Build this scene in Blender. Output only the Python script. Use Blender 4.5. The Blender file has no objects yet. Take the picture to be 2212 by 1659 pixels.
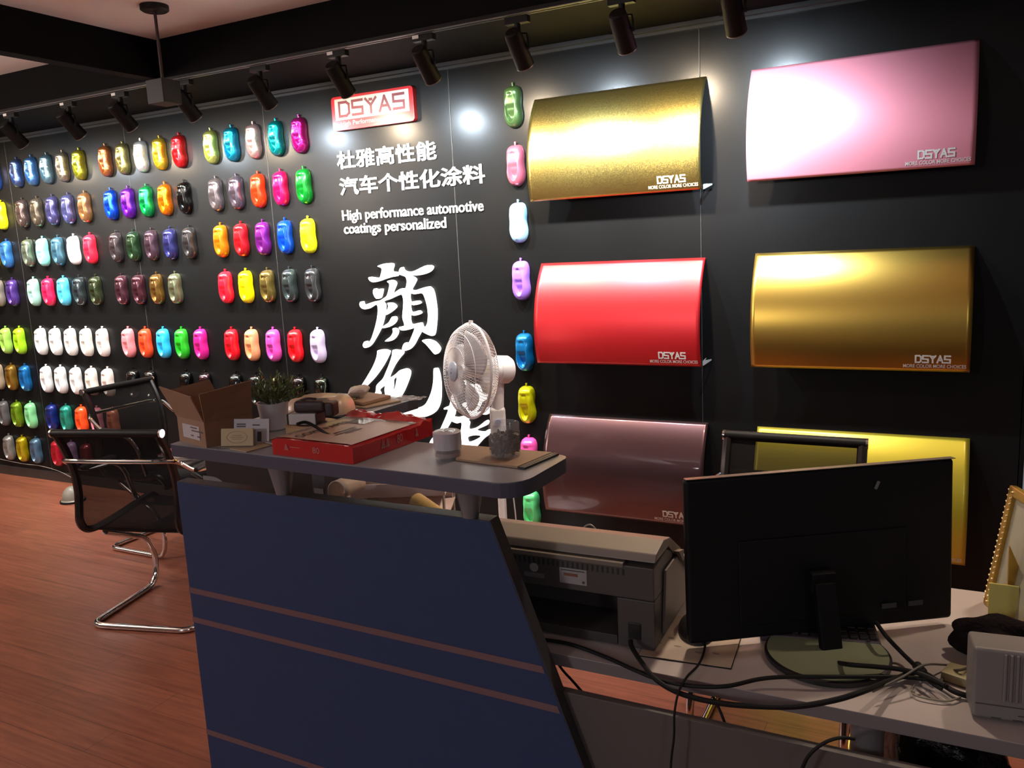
import bpy, bmesh, math, random
from mathutils import Vector, Matrix
random.seed(7)
S = bpy.context.scene
COL = S.collection
R = math.radians

# ---------------------------------------------------------------- camera
CAM = Vector((0.0, -3.60712, 1.545))
RX = Vector((0.8882548, 0.45678319, -0.04850282))
UP = Vector((-0.03470606, 0.17202457, 0.9844811))
FW = Vector((-0.4580381, 0.87278672, -0.16865479))
FPX = 1780.74
cd = bpy.data.cameras.new('camera')
cam = bpy.data.objects.new('camera', cd)
COL.objects.link(cam)
m = Matrix.Identity(4)
for i in range(3):
    m[i][0], m[i][1], m[i][2], m[i][3] = RX[i], UP[i], -FW[i], CAM[i]
cam.matrix_world = m
cd.sensor_width = 36.0
cd.lens = 36.0 * FPX / 2212.0
cd.clip_start = 0.02
S.camera = cam

# ---------------------------------------------------------------- exposure, world, added fill lamps
S.view_settings.view_transform = 'Standard'
S.view_settings.look = 'None'
S.view_settings.exposure = 0.0
S.view_settings.gamma = 1.0
S.view_settings.use_curve_mapping = False
w = bpy.data.worlds.new('world'); S.world = w
w.use_nodes = True
w.node_tree.nodes['Background'].inputs[0].default_value = (1.0, 0.86, 0.80, 1)
w.node_tree.nodes['Background'].inputs[1].default_value = 0.045

def light(kind, name, loc, energy, color, **k):
    d = bpy.data.lights.new(name, kind); d.energy = energy; d.color = color
    for a, b in k.items(): setattr(d, a, b)
    o = bpy.data.objects.new(name, d); COL.objects.link(o); o.location = loc
    return o

COOL = (0.74, 0.88, 1.0)
WARM = (1.0, 0.80, 0.56)
# unseen lamps added as fill, behind and beside the camera
for lx, ly, e, c in ((-5.6, -3.6, 80, (1.0, .84, .76)), (-7.4, -2.4, 30, (1.0, .86, .76)), (2.4, -6.2, 42, (.90, .92, 1.0)), (-4.7, -2.6, 50, (1.0, .84, .76)), (-2.4, -6.6, 110, (.95, .93, 1.0))):
    light('POINT', 'fill_lamp', (lx, ly, 2.15), e, c, shadow_soft_size=0.25)
# added downward spots brightening the staff side and the wall's left end
for lx, ly, e in ((-.55, -1.30, 85), (.55, -1.30, 55), (-5.4, -1.1, 50)):
    light('SPOT', 'fill_spot', (lx, ly, 2.40), e, (1.0, .80, .62), shadow_soft_size=.05, spot_size=R(96), spot_blend=.8)

# ---------------------------------------------------------------- tools
def ray(px, py):
    return RX * ((px - 1106) / FPX) - UP * ((py - 829.5) / FPX) + FW
def on_z(px, py, z):
    d = ray(px, py); t = (z - CAM.z) / d.z; return CAM + d * t
def on_y(px, py, y):
    d = ray(px, py); t = (y - CAM.y) / d.y; return CAM + d * t
def on_x(px, py, x):
    d = ray(px, py); t = (x - CAM.x) / d.x; return CAM + d * t

MATS = {}
def mat(name, color, rough=0.5, metal=0.0, coat=0.0, emit=0.0, noise=0.0, nscale=30.0, spec=0.5,
        alpha=None, trans=0.0, coat_rough=0.05, coat_ior=1.5, flake=0.0, fscale=400.0, bump=0.0, bscale=60.0, sheen=0.0):
    if name in MATS: return MATS[name]
    M = bpy.data.materials.new(name); M.use_nodes = True
    nt = M.node_tree; b = nt.nodes['Principled BSDF']
    c = (color[0], color[1], color[2], 1)
    b.inputs['Base Color'].default_value = c
    b.inputs['Roughness'].default_value = rough
    b.inputs['Metallic'].default_value = metal
    b.inputs['Coat Weight'].default_value = coat
    b.inputs['Coat Roughness'].default_value = coat_rough
    b.inputs['Coat IOR'].default_value = coat_ior
    b.inputs['Specular IOR Level'].default_value = spec
    b.inputs['Transmission Weight'].default_value = trans
    b.inputs['Sheen Weight'].default_value = sheen
    if emit:
        b.inputs['Emission Color'].default_value = c
        b.inputs['Emission Strength'].default_value = emit
    if alpha is not None: b.inputs['Alpha'].default_value = alpha
    tc = nt.nodes.new('ShaderNodeTexCoord')
    if noise:
        n = nt.nodes.new('ShaderNodeTexNoise'); n.inputs['Scale'].default_value = nscale; n.inputs['Detail'].default_value = 6
        nt.links.new(tc.outputs['Object'], n.inputs['Vector'])
        mx = nt.nodes.new('ShaderNodeMix'); mx.data_type = 'RGBA'
        mx.inputs[6].default_value = tuple(max(0, v * (1 - noise)) for v in color) + (1,)
        mx.inputs[7].default_value = tuple(min(1, v * (1 + noise)) for v in color) + (1,)
        nt.links.new(n.outputs['Fac'], mx.inputs[0]); nt.links.new(mx.outputs[2], b.inputs['Base Color'])
    if bump:
        n = nt.nodes.new('ShaderNodeTexNoise'); n.inputs['Scale'].default_value = bscale; n.inputs['Detail'].default_value = 4
        nt.links.new(tc.outputs['Object'], n.inputs['Vector'])
        bp = nt.nodes.new('ShaderNodeBump'); bp.inputs['Strength'].default_value = bump; bp.inputs['Distance'].default_value = 0.01
        nt.links.new(n.outputs['Fac'], bp.inputs['Height']); nt.links.new(bp.outputs['Normal'], b.inputs['Normal'])
    if flake:
        v = nt.nodes.new('ShaderNodeTexVoronoi'); v.inputs['Scale'].default_value = fscale
        nt.links.new(tc.outputs['Object'], v.inputs['Vector'])
        sb = nt.nodes.new('ShaderNodeVectorMath'); sb.operation = 'SUBTRACT'; sb.inputs[1].default_value = (.5, .5, .5)
        nt.links.new(v.outputs['Color'], sb.inputs[0])
        sc = nt.nodes.new('ShaderNodeVectorMath'); sc.operation = 'SCALE'; sc.inputs['Scale'].default_value = flake
        nt.links.new(sb.outputs[0], sc.inputs[0])
        ge = nt.nodes.new('ShaderNodeNewGeometry')
        ad = nt.nodes.new('ShaderNodeVectorMath'); ad.operation = 'ADD'
        nt.links.new(ge.outputs['Normal'], ad.inputs[0]); nt.links.new(sc.outputs[0], ad.inputs[1])
        no = nt.nodes.new('ShaderNodeVectorMath'); no.operation = 'NORMALIZE'
        nt.links.new(ad.outputs[0], no.inputs[0]); nt.links.new(no.outputs[0], b.inputs['Normal'])
    MATS[name] = M
    return M

def srgb(h):
    h = h.lstrip('#'); o = []
    for i in (0, 2, 4):
        v = int(h[i:i+2], 16) / 255
        o.append(v / 12.92 if v <= .04045 else ((v + .055) / 1.055) ** 2.4)
    return tuple(o)

class MB:
    """collects shapes into one mesh"""
    def __init__(s): s.v = []; s.f = []; s.mi = []; s.m = 0; s.bv = False
    def add(s, vs, fs):
        n = len(s.v); s.v += [tuple(v) for v in vs]
        s.f += [tuple(i + n for i in f) for f in fs]; s.mi += [s.m] * len(fs); return s
    def bm(s, b, M=None):
        b.verts.index_update()
        vs = [(M @ v.co if M else v.co.copy()) for v in b.verts]
        s.add(vs, [[v.index for v in f.verts] for f in b.faces]); b.free(); return s
    def box(s, c, d, rot=None, bev=0.0, seg=2):
        b = bmesh.new(); bmesh.ops.create_cube(b, size=1)
        for v in b.verts: v.co = Vector((v.co.x * d[0], v.co.y * d[1], v.co.z * d[2]))
        s.bv = s.bv or bev > 0
        if bev: bmesh.ops.bevel(b, geom=b.edges[:], offset=min(bev, min(d) * .49), segments=seg, affect='EDGES', profile=.5)
        M = Matrix.Translation(Vector(c)) @ (rot.to_4x4() if rot else Matrix.Identity(4))
        return s.bm(b, M)
    def prism(s, pts, axis, a0, a1, bev=0.0):
        """polygon pts in the plane normal to axis, extruded from a0 to a1"""
        def P(p, a):
            if axis == 'z': return (p[0], p[1], a)
            if axis == 'y': return (p[0], a, p[1])
            return (a, p[0], p[1])
        b = bmesh.new()
        lo = [b.verts.new(P(p, a0)) for p in pts]; hi = [b.verts.new(P(p, a1)) for p in pts]
        b.faces.new(lo[::-1]); b.faces.new(hi); n = len(pts)
        for i in range(n): b.faces.new((lo[i], lo[(i+1) % n], hi[(i+1) % n], hi[i]))
        bmesh.ops.recalc_face_normals(b, faces=b.faces[:])
        s.bv = s.bv or bev > 0
        if bev: bmesh.ops.bevel(b, geom=b.edges[:], offset=bev, segments=2, affect='EDGES', profile=.5)
        return s.bm(b)
    def tube(s, pts, r, n=8, closed=False, caps=True, rr=None):
        pts = [Vector(p) for p in pts]; N = len(pts)
        tans = []
        for i in range(N):
            a = pts[i-1] if (i > 0 or closed) else pts[i]
            c = pts[(i+1) % N] if (i < N-1 or closed) else pts[i]
            tans.append((c - a).normalized())
        t0 = tans[0]; u = t0.orthogonal().normalized(); rings = []
        for i in range(N):
            t = tans[i]; u = (u - t * u.dot(t))
            u = u.normalized() if u.length > 1e-6 else t.orthogonal().normalized()
            v = t.cross(u); ra = rr[i] if rr else r
            rings.append([pts[i] + (u * math.cos(2*math.pi*k/n) + v * math.sin(2*math.pi*k/n)) * ra for k in range(n)])
        vs = [p for q in rings for p in q]; fs = []
        for i in range(N if closed else N-1):
            j = (i+1) % N
            for k in range(n): fs.append((i*n+k, i*n+(k+1) % n, j*n+(k+1) % n, j*n+k))
        if caps and not closed:
            fs.append(tuple(range(n))[::-1]); fs.append(tuple((N-1)*n+k for k in range(n)))
        return s.add(vs, fs)
    def lathe(s, prof, n=24, M=None):
        """profile [(r,z)] round local z"""
        vs = []; fs = []; P = len(prof)
        for k in range(n):
            a = 2*math.pi*k/n
            for r, z in prof: vs.append(Vector((r*math.cos(a), r*math.sin(a), z)))
        for k in range(n):
            j = (k+1) % n
            for i in range(P-1): fs.append((k*P+i, j*P+i, j*P+i+1, k*P+i+1))
        b = bmesh.new(); V = [b.verts.new(v) for v in vs]
        for f in fs: b.faces.new([V[i] for i in f])
        bmesh.ops.remove_doubles(b, verts=b.verts[:], dist=1e-6)
        bmesh.ops.dissolve_degenerate(b, edges=b.edges[:], dist=1e-7)
        bmesh.ops.recalc_face_normals(b, faces=b.faces[:])
        return s.bm(b, M)
    def grid(s, fn, nu, nv, thick=None):
        vs = [fn(i/nu, j/nv) for j in range(nv+1) for i in range(nu+1)]
        fs = [(j*(nu+1)+i, j*(nu+1)+i+1, (j+1)*(nu+1)+i+1, (j+1)*(nu+1)+i) for j in range(nv) for i in range(nu)]
        return s.add(vs, fs)
    def build(s, name, mats, parent=None, smooth=35, loc=None, subd=0, solid=0.0):
        me = bpy.data.meshes.new(name); me.from_pydata(s.v, [], s.f)
        ms = mats if isinstance(mats, (list, tuple)) else [mats]
        for q in ms: me.materials.append(q)
        me.polygons.foreach_set('material_index', s.mi)
        me.update()
        if smooth:
            me.polygons.foreach_set('use_smooth', [True] * len(me.polygons))
            me.set_sharp_from_angle(angle=R(smooth))
        o = bpy.data.objects.new(name, me); COL.objects.link(o)
        if loc is not None: o.location = loc
        if parent: o.parent = parent
        if s.bv and smooth:
            q = o.modifiers.new('weighted', 'WEIGHTED_NORMAL'); q.keep_sharp = True; q.weight = 100
        if solid:
            q = o.modifiers.new('solid', 'SOLIDIFY'); q.thickness = solid; q.offset = 0
        if subd:
            q = o.modifiers.new('sub', 'SUBSURF'); q.levels = q.render_levels = subd
        return o

def tag(o, label, cat, group=None):
    o['label'] = label; o['category'] = cat
    if group: o['group'] = group
    return o
def struct(o):
    o['kind'] = 'structure'; return o
def thing(name, loc, label, cat, group=None, rz=0.0):
    o = bpy.data.objects.new(name, None); COL.objects.link(o)
    o.location = loc; o.rotation_euler = (0, 0, rz); o.empty_display_size = .05
    return tag(o, label, cat, group)
def catmull(pts, k=5, closed=True):
    out = []; n = len(pts); P = [Vector(p) for p in pts]
    for i in range(n if closed else n-1):
        p0, p1, p2, p3 = ((P[i-1], P[i], P[(i+1) % n], P[(i+2) % n]) if closed else
                          (P[max(i-1, 0)], P[i], P[i+1], P[min(i+2, n-1)]))
        for j in range(k):
            t = j / k
            out.append(.5*((2*p1)+(p2-p0)*t+(2*p0-5*p1+4*p2-p3)*t*t+(3*p1-p0-3*p2+p3)*t*t*t))
    if not closed: out.append(P[-1])
    return out
def curve_mesh(loops, extrude, name='tmp'):
    """filled 2D loops (holes by even-odd) -> (verts, faces) with local z = extrusion"""
    cu = bpy.data.curves.new(name, 'CURVE'); cu.dimensions = '2D'; cu.fill_mode = 'BOTH'; cu.extrude = extrude
    for lp in loops:
        sp = cu.splines.new('POLY'); sp.points.add(len(lp)-1); sp.use_cyclic_u = True
        for q, p in zip(sp.points, lp): q.co = (p[0], p[1], 0, 1)
    return _cmesh(cu)
def _cmesh(cu):
    o = bpy.data.objects.new('tmp', cu); COL.objects.link(o)
    dg = bpy.context.evaluated_depsgraph_get(); dg.update()
    ev = o.evaluated_get(dg); me = ev.to_mesh()
    vs = [v.co.copy() for v in me.vertices]; fs = [tuple(p.vertices) for p in me.polygons]
    ev.to_mesh_clear(); bpy.data.objects.remove(o); bpy.data.curves.remove(cu)
    return vs, fs
def text_mesh(body, extrude=0.0, bold=0.0, spacing=1.0, bevel=0.0):
    cu = bpy.data.curves.new('tmp', 'FONT'); cu.body = body; cu.size = 1.0; cu.extrude = extrude
    cu.offset = bold; cu.bevel_depth = bevel; cu.bevel_resolution = 0; cu.resolution_u = 3; cu.space_character = spacing
    return _cmesh(cu)
def fit(vs, w=None, h=None):
    """scale a text mesh to width w and height h, lower left at the origin, back at z = 0"""
    x0 = min(v.x for v in vs); x1 = max(v.x for v in vs); y0 = min(v.y for v in vs); y1 = max(v.y for v in vs); z0 = min(v.z for v in vs)
    sx = w/(x1-x0) if w else None; sy = h/(y1-y0) if h else None
    sx = sx or sy; sy = sy or sx
    return [Vector(((v.x-x0)*sx, (v.y-y0)*sy, v.z-z0)) for v in vs]
def strokes(mb, lines, wd, P, depth=0.0):
    """square-cut lettering strokes: lines = polylines in 2D, P maps (x, y, d) to 3D"""
    for ln in lines:
        for a, b in zip(ln[:-1], ln[1:]):
            a = Vector(a); b = Vector(b); d = (b-a).normalized(); n = Vector((-d.y, d.x)) * wd/2; e = d * wd/2
            q = [a-e-n, b+e-n, b+e+n, a-e+n]
            mb.add([P(p.x, p.y, depth) + Vector((0, -2e-5*len(mb.f), 0)) for p in q], [(0, 1, 2, 3)])

# ---------------------------------------------------------------- common materials
black_paint = mat('black_wall_paint', (0.0055, 0.0055, 0.0056), rough=.27, spec=.14, coat=.12, coat_rough=.55, noise=.12, nscale=18)
black_ceil = mat('black_ceiling_paint', (0.002, 0.0018, 0.0018), rough=.8, spec=.12, noise=.1)
black_plastic = mat('black_plastic', (0.010, 0.010, 0.011), rough=.38)
matt_black = mat('matt_black_metal', (0.003, 0.003, 0.003), rough=.5, spec=.25)
rubber = mat('black_rubber', (0.008, 0.007, 0.007), rough=.6, spec=.2)
chrome = mat('chrome', (0.80, 0.78, 0.76), rough=.10, metal=1)
steel = mat('brushed_steel', (0.55, 0.53, 0.52), rough=.3, metal=1)
white_plastic = mat('white_plastic', (0.74, 0.70, 0.68), rough=.35)
white_print = mat('white_print', (0.80, 0.79, 0.77), rough=.5)
dark_print = mat('dark_print', (0.06, 0.05, 0.05), rough=.6)
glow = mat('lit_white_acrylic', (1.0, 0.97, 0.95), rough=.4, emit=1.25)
clear = mat('jar_glass', (.45, .42, .40), rough=.04, alpha=.17, spec=1.0)
glass = mat('clear_glass', (1, 1, 1), rough=.02, trans=1.0)

# ---------------------------------------------------------------- the room
XL, XR, YF = -8.6, 3.2, -7.6
def wall_boards():
    edges = [-8.15, -6.93, -5.71, -4.505, -3.363, -2.160, -0.931, 0.29, 1.51, 2.73, 3.2]
    mb = MB(); prev = XL
    for e in edges:
        mb.box(((prev+e)/2, 0.02, 1.215), (e-prev-.003, 0.04, 2.43), bev=.0012, seg=2); prev = e
    return mb
struct(wall_boards().build('wall_back', black_paint))
seam = MB()
for sx in (-6.93, -5.71, -4.505, -3.363, -2.160, -.931): seam.box((sx-.002, .0042, 1.215), (.0026, .008, 2.43))
struct(seam.build('trim_4', mat('pale_seam', (.075, .072, .07), rough=.5, noise=.7, nscale=14), None, smooth=0))
struct(MB().box(((XL+XR)/2, 0.06, 1.4), (XR-XL, 0.03, 2.8)).build('wall_behind', black_ceil))
struct(MB().box((XL-.05, YF/2, 1.35), (0.1, -YF, 2.7)).build('wall_left', mat('dark_side_wall', (.10, .095, .09), rough=.6, noise=.1)))

fm = bpy.data.materials.new('red_wood_floor'); fm.use_nodes = True
nt = fm.node_tree; b = nt.nodes['Principled BSDF']
tc = nt.nodes.new('ShaderNodeTexCoord')
br = nt.nodes.new('ShaderNodeTexBrick'); br.inputs['Scale'].default_value = 1.0
br.inputs['Brick Width'].default_value = 1.2; br.inputs['Row Height'].default_value = .125
br.inputs['Mortar Size'].default_value = .0012; br.inputs['Mortar Smooth'].default_value = .2; br.offset = .37
br.inputs['Color1'].default_value = (.245, .082, .048, 1); br.inputs['Color2'].default_value = (.29, .10, .058, 1)
br.inputs['Mortar'].default_value = (.10, .033, .022, 1)
nt.links.new(tc.outputs['Object'], br.inputs['Vector'])
mp = nt.nodes.new('ShaderNodeMapping'); mp.inputs['Scale'].default_value = (1.6, 26, 1)
nt.links.new(tc.outputs['Object'], mp.inputs['Vector'])
n1 = nt.nodes.new('ShaderNodeTexNoise'); n1.inputs['Scale'].default_value = 2.2; n1.inputs['Detail'].default_value = 8; n1.inputs['Roughness'].default_value = .65
nt.links.new(mp.outputs[0], n1.inputs['Vector'])
mx = nt.nodes.new('ShaderNodeMix'); mx.data_type = 'RGBA'; mx.blend_type = 'MULTIPLY'; mx.inputs[0].default_value = .75
rp = nt.nodes.new('ShaderNodeValToRGB'); rp.color_ramp.elements[0].position = .3; rp.color_ramp.elements[0].color = (.45, .42, .42, 1)
rp.color_ramp.elements[1].position = .7; rp.color_ramp.elements[1].color = (1.25, 1.2, 1.15, 1)
nt.links.new(n1.outputs['Fac'], rp.inputs[0]); nt.links.new(br.outputs['Color'], mx.inputs[6]); nt.links.new(rp.outputs[0], mx.inputs[7])
nt.links.new(mx.outputs[2], b.inputs['Base Color']); b.inputs['Roughness'].default_value = .38
struct(MB().box(((XL+XR)/2, YF/2, -.05), (XR-XL, -YF, .1)).build('floor', fm))

CZ, BZ = 2.605, 2.42
ceil_m = mat('cream_ceiling', (.92, .90, .86), rough=.8, noise=.03, nscale=6)
struct(MB().box(((XL+XR)/2, (YF-.6)/2, CZ+.05), (XR-XL, -YF-.6, .1)).build('ceiling', ceil_m))
# dark beams: one along the wall carrying the track, one crossing the room
struct(MB().box(((XL+XR)/2, -.29, (CZ+BZ)/2+.05), (XR-XL, .62, CZ-BZ+.1), bev=.004).build('trim_1', black_ceil))
struct(MB().box((-3.49, (YF-.6)/2, (CZ+BZ)/2+.0495), (.08, -YF-.61, CZ-BZ+.099), bev=.004).build('trim_2', black_ceil))
struct(MB().prism([(0, BZ-.002), (-.022, BZ-.002), (-.022, BZ-.018), (-.012, BZ-.022), (-.012, BZ-.034), (0, BZ-.034)], 'x', XL, XR).build('trim_3', mat('dark_rail', (.02, .02, .02), rough=.45)))
struct(MB().box(((XL+XR)/2, -.006, .035), (XR-XL, .012, .07), bev=.003).build('baseboard_back', mat('black_baseboard', (.03, .03, .03), rough=.3)))

# ---------------------------------------------------------------- track and spotlights
TY = -.60
trk = thing('light_track', (-3.4, TY, BZ), 'long black ceiling track carrying the row of spotlights', 'light track')
tm = MB(); tm.box((0, 0, -.008), (9.6, .034, .016), bev=.002); tm.build('rail', matt_black, trk)
tm = MB()
for yy in (-.0135, .0135): tm.box((0, yy, -.0165), (9.6, .006, .003))
tm.build('rail_lip', mat('track_lip', (.16, .15, .15), rough=.35, metal=.6), trk)

HEADS = [-5.66, -5.16, -4.66, -4.161, -3.749, -3.288, -2.798, -2.347, -1.904, -1.478, -1.057, -.660]
hm_can = MB(); hm_can.lathe([(0, .075), (.026, .075), (.031, .070), (.034, .05), (.036, -.068), (.0365, -.075), (.031, -.075), (.030, -.052), (0, -.052)], 28)
hm_rim = MB(); hm_rim.lathe([(.0368, -.072), (.0368, -.076), (.0315, -.0765), (.0315, -.073)], 28)
hm_lens = MB(); hm_lens.lathe([(0, -.055), (.029, -.055), (.029, -.0535), (0, -.0535)], 24)
lensmat = {0: mat('cool_lamp_glass', COOL, emit=3.0), 1: mat('warm_lamp_glass', WARM, emit=3.0)}
NTH = ['cut off at the left edge', 'above the leftmost paint samples', 'third', 'fourth', 'fifth', 'sixth', 'seventh', 'eighth', 'ninth', 'tenth', 'eleventh', 'twelfth']
HL = {0: 'black track spotlight outside the left edge of the photo, first of the row',
      1: 'black track spotlight just past the left edge of the photo, second of the row',
      2: 'black track spotlight leftmost in view, above the dark blue paint samples',
      3: 'black track spotlight second in view, above the copper paint samples',
      4: 'black track spotlight third in view, left of the hanging black box lamp',
      5: 'black track spotlight just right of the hanging black box lamp',
      6: 'black track spotlight above the lime and turquoise glitter samples',
      7: 'black track spotlight directly above the red and white logo sign',
      8: 'black track spotlight next right after the one above the logo sign',
      9: 'black track spotlight above the olive green sample of the single column',
      10: 'black track spotlight above the right half of the gold glitter panel',
      11: 'black track spotlight at the top edge of the photo, last on the right'}
can0 = None
for i, hx in enumerate(HEADS):
    t = thing('track_spotlight', (hx, TY, 2.28), HL[i], 'spotlight', 'spotlights on the ceiling track')
    aim = Vector((0.0, .70, -.71)).normalized()
    q = Vector((0, 0, -1)).rotation_difference(aim).to_matrix()
    if can0 is None:
        can = hm_can.build('lamp_can', matt_black, t); can0 = can
        rim = hm_rim.build('front_rim', mat('rim_grey', (.30, .30, .29), rough=.3, metal=.7), can)
        lens = hm_lens.build('lens', lensmat[0], can)
        a = MB(); a.box((0, 0, .103), (.10, .030, .026), bev=.003); a.tube([(0, 0, .10), (0, 0, .03)], .012, 12)
        ad = a.build('adaptor', matt_black, t)
        a = MB(); a.box((-.032, -.0155, .108), (.030, .001, .013)); st = a.build('adaptor_sticker', white_print, ad)
        a = MB()
        for sx in (-1, 1): a.tube([(0, 0, .055), (sx*.038, 0, .050), (sx*.0405, 0, .03), (sx*.0405, 0, 0)], .004, 6)
        for sx in (-1, 1): a.tube([(sx*.034, 0, 0), (sx*.046, 0, 0)], .007, 10)
        yk = a.build('yoke', matt_black, t)
        P0 = (can, rim, lens, ad, st, yk)
    else:
        def cp(o, p):
            c = o.copy(); COL.objects.link(c); c.parent = p; return c
        can = cp(P0[0], t); cp(P0[1], can); lens = cp(P0[2], can); ad = cp(P0[3], t); cp(P0[5], t)
        if i in (2, 3, 4, 7, 8): cp(P0[4], ad)
    can.matrix_local = q.to_4x4()
    warm = i % 2 == 0
    lens.data = lens.data.copy() if i == 1 else lens.data
    lens.material_slots[0].link = 'OBJECT'; lens.material_slots[0].material = lensmat[1 if warm else 0]
    e = light('SPOT', 'lamp_beam', Vector((hx, TY, 2.28)) + aim * .058, 150 if warm else 160, WARM if warm else COOL,
              shadow_soft_size=.028, spot_size=R(146), spot_blend=1.0)
    e.rotation_euler = aim.to_track_quat('-Z', 'Y').to_euler()

# hanging box lamp
pp = thing('pendant_lamp', (-2.994, -.983, CZ), 'black box pendant lamp hanging on a thin rod from the cream ceiling', 'pendant lamp')
a = MB(); a.lathe([(0, 0), (.058, 0), (.058, -.018), (.05, -.024), (0, -.024)], 32); a.build('ceiling_rose', matt_black, pp)
a = MB(); a.tube([(0, 0, -.02), (0, 0, -.30)], .0065, 10); a.build('rod', mat('dark_brown_rod', (.035, .018, .014), rough=.5), pp)
a = MB(); a.box((0, 0, -.352), (.098, .098, .098), bev=.003); a.build('lamp_shade', mat('pendant_black', (.006, .006, .006), rough=.6), pp)

# ---------------------------------------------------------------- paint samples (speed shapes)
def shape_mesh(LH=.190):
    def hw(v):
        K = [(0, .036), (.05, .0445), (.16, .0465), (.30, .0445), (.44, .0405), (.56, .043), (.68, .0475), (.80, .0475), (.90, .043), (.96, .036), (1, .024)]
        for (a, x), (c, y) in zip(K[:-1], K[1:]):
            if v <= c + 1e-9:
                t = (v-a)/(c-a); t = t*t*(3-2*t) if 0 else t; return x+(y-x)*t
        return K[-1][1]
    def lerpk(K, v):
        for (p, q), (p2, q2) in zip(K[:-1], K[1:]):
            if v <= p2: t = max(0, (v-p)/(p2-p)); t = t*t*(3-2*t); return q+(q2-q)*t
        return K[-1][1]
    N = 64
    DEP = [(0, .004), (.17, .008), (.21, .006), (.29, -.001), (.42, .001), (.56, .011), (.74, .021), (.85, .019), (.90, .010), (1, .006)]
    rings = []
    def rimh(v): return .037 + .006*math.sin(math.pi*min(1, v*1.05)) + .007*max(0, 1-((v-.11)/.10)**2)
    NO, NI = 9, 10
    out = []; ov = []
    for k in range(N):
        a = 2*math.pi*k/N; c, s_ = math.cos(a), math.sin(a)
        v = .5-.5*math.copysign(abs(c)**.80, c); x = math.copysign(abs(s_)**.36, s_)*hw(min(1, max(0, v)))*1.0
        out.append((x, v)); ov.append((.0245*s_ - .001, .53-.355*c))
    mb = MB(); vs = []
    for r in range(NO+1):            # from the outline in to the rim of the oval
        p = (r/NO)**1.25
        for k in range(N):
            x = out[k][0]+(ov[k][0]-out[k][0])*p; v = out[k][1]+(ov[k][1]-out[k][1])*p
            h = rimh(v)*(1-(1-p)**2.4)**.5*(.93+.07*p) if p < 1 else rimh(v)
            h += .0022*math.exp(-((p-.93)/.12)**2)
            vs.append(Vector((x, -.006-h, -v*LH)))
    for r in range(1, NI):           # down into the oval dish
        q = r/NI
        for k in range(N):
            x = ov[k][0]*(1-q); v = .53+(ov[k][1]-.53)*(1-q)
            f = 1-(1-min(1, q*(1.6+1.6*min(1, max(0, (v-.35)/.25)))))**2
            vs.append(Vector((x, -.006-rimh(v)-.0016*(1-q)**6+lerpk(DEP, v)*f, -v*LH)))
    vs.append(Vector((0, -.006-rimh(.53)+lerpk(DEP, .53), -.53*LH)))
    nr = NO+NI; fs = []
    for r in range(nr-1):
        for k in range(N): fs.append((r*N+k, r*N+(k+1) % N, (r+1)*N+(k+1) % N, (r+1)*N+k))
    for k in range(N): fs.append(((nr-1)*N+k, (nr-1)*N+(k+1) % N, nr*N))
    b0 = len(vs)
    for k in range(N): vs.append(Vector((out[k][0]*.97, -.002, -out[k][1]*LH)))
    for k in range(N): fs.append((b0+k, b0+(k+1) % N, (k+1) % N, k))
    b = bmesh.new(); V = [b.verts.new(v) for v in vs]
    for f in fs: b.faces.new([V[i] for i in f])
    bmesh.ops.recalc_face_normals(b, faces=b.faces[:])
    if sum(f.normal.y for f in b.faces) > 0: bmesh.ops.reverse_faces(b, faces=b.faces[:])
    mb.bm(b)
    return mb
SHAPE = shape_mesh()
hk = MB(); hk.box((0, -.012, .007), (.008, .007, .016), bev=.002); hk.tube([(0, -.004, .010), (0, -.016, .010)], .004, 8)

def paint(hexc, kind='solid'):
    key = 'paint_%s_%s' % (hexc, kind); c = srgb(hexc)
    if kind == 'solid': return mat(key, c, rough=.34, coat=.6, coat_rough=.12)
    if kind == 'pearl': return mat(key, tuple(v*.78 for v in c), rough=.33, metal=.55, coat=.8, coat_rough=.08)
    if kind == 'dark': return mat(key, c, rough=.26, metal=.75, coat=.9, coat_rough=.06)
    if kind == 'glitter': return mat(key, c, rough=.24, metal=.85, coat=.8, coat_rough=.05, flake=.42, fscale=800)
    if kind == 'chrome': return mat(key, c, rough=.2, metal=1.0, coat=.5, coat_rough=.12)
    return mat(key, c)
COLX = {'L': [-6.156, -5.995, -5.833], 'A': [-5.590, -5.430, -5.266, -5.102, -4.936], 'B': [-4.682, -4.520, -4.355, -4.190, -4.025], 'C': [-3.765, -3.603, -3.436, -3.270, -3.104]}
ROWZ = {1: 2.282, 2: 2.013, 3: 1.747, 4: 1.477, 5: 1.134, 6: .864, 7: .589, 8: .326}
ROWN = {1: 'top', 2: 'second', 3: 'third', 4: 'fourth', 5: 'fifth', 6: 'sixth', 7: 'seventh', 8: 'bottom'}
BLK = {'L': 'leftmost block', 'A': 'second block', 'B': 'third block', 'C': 'rightmost block'}
POS = ['first', 'second', 'third', 'fourth', 'last']
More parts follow.
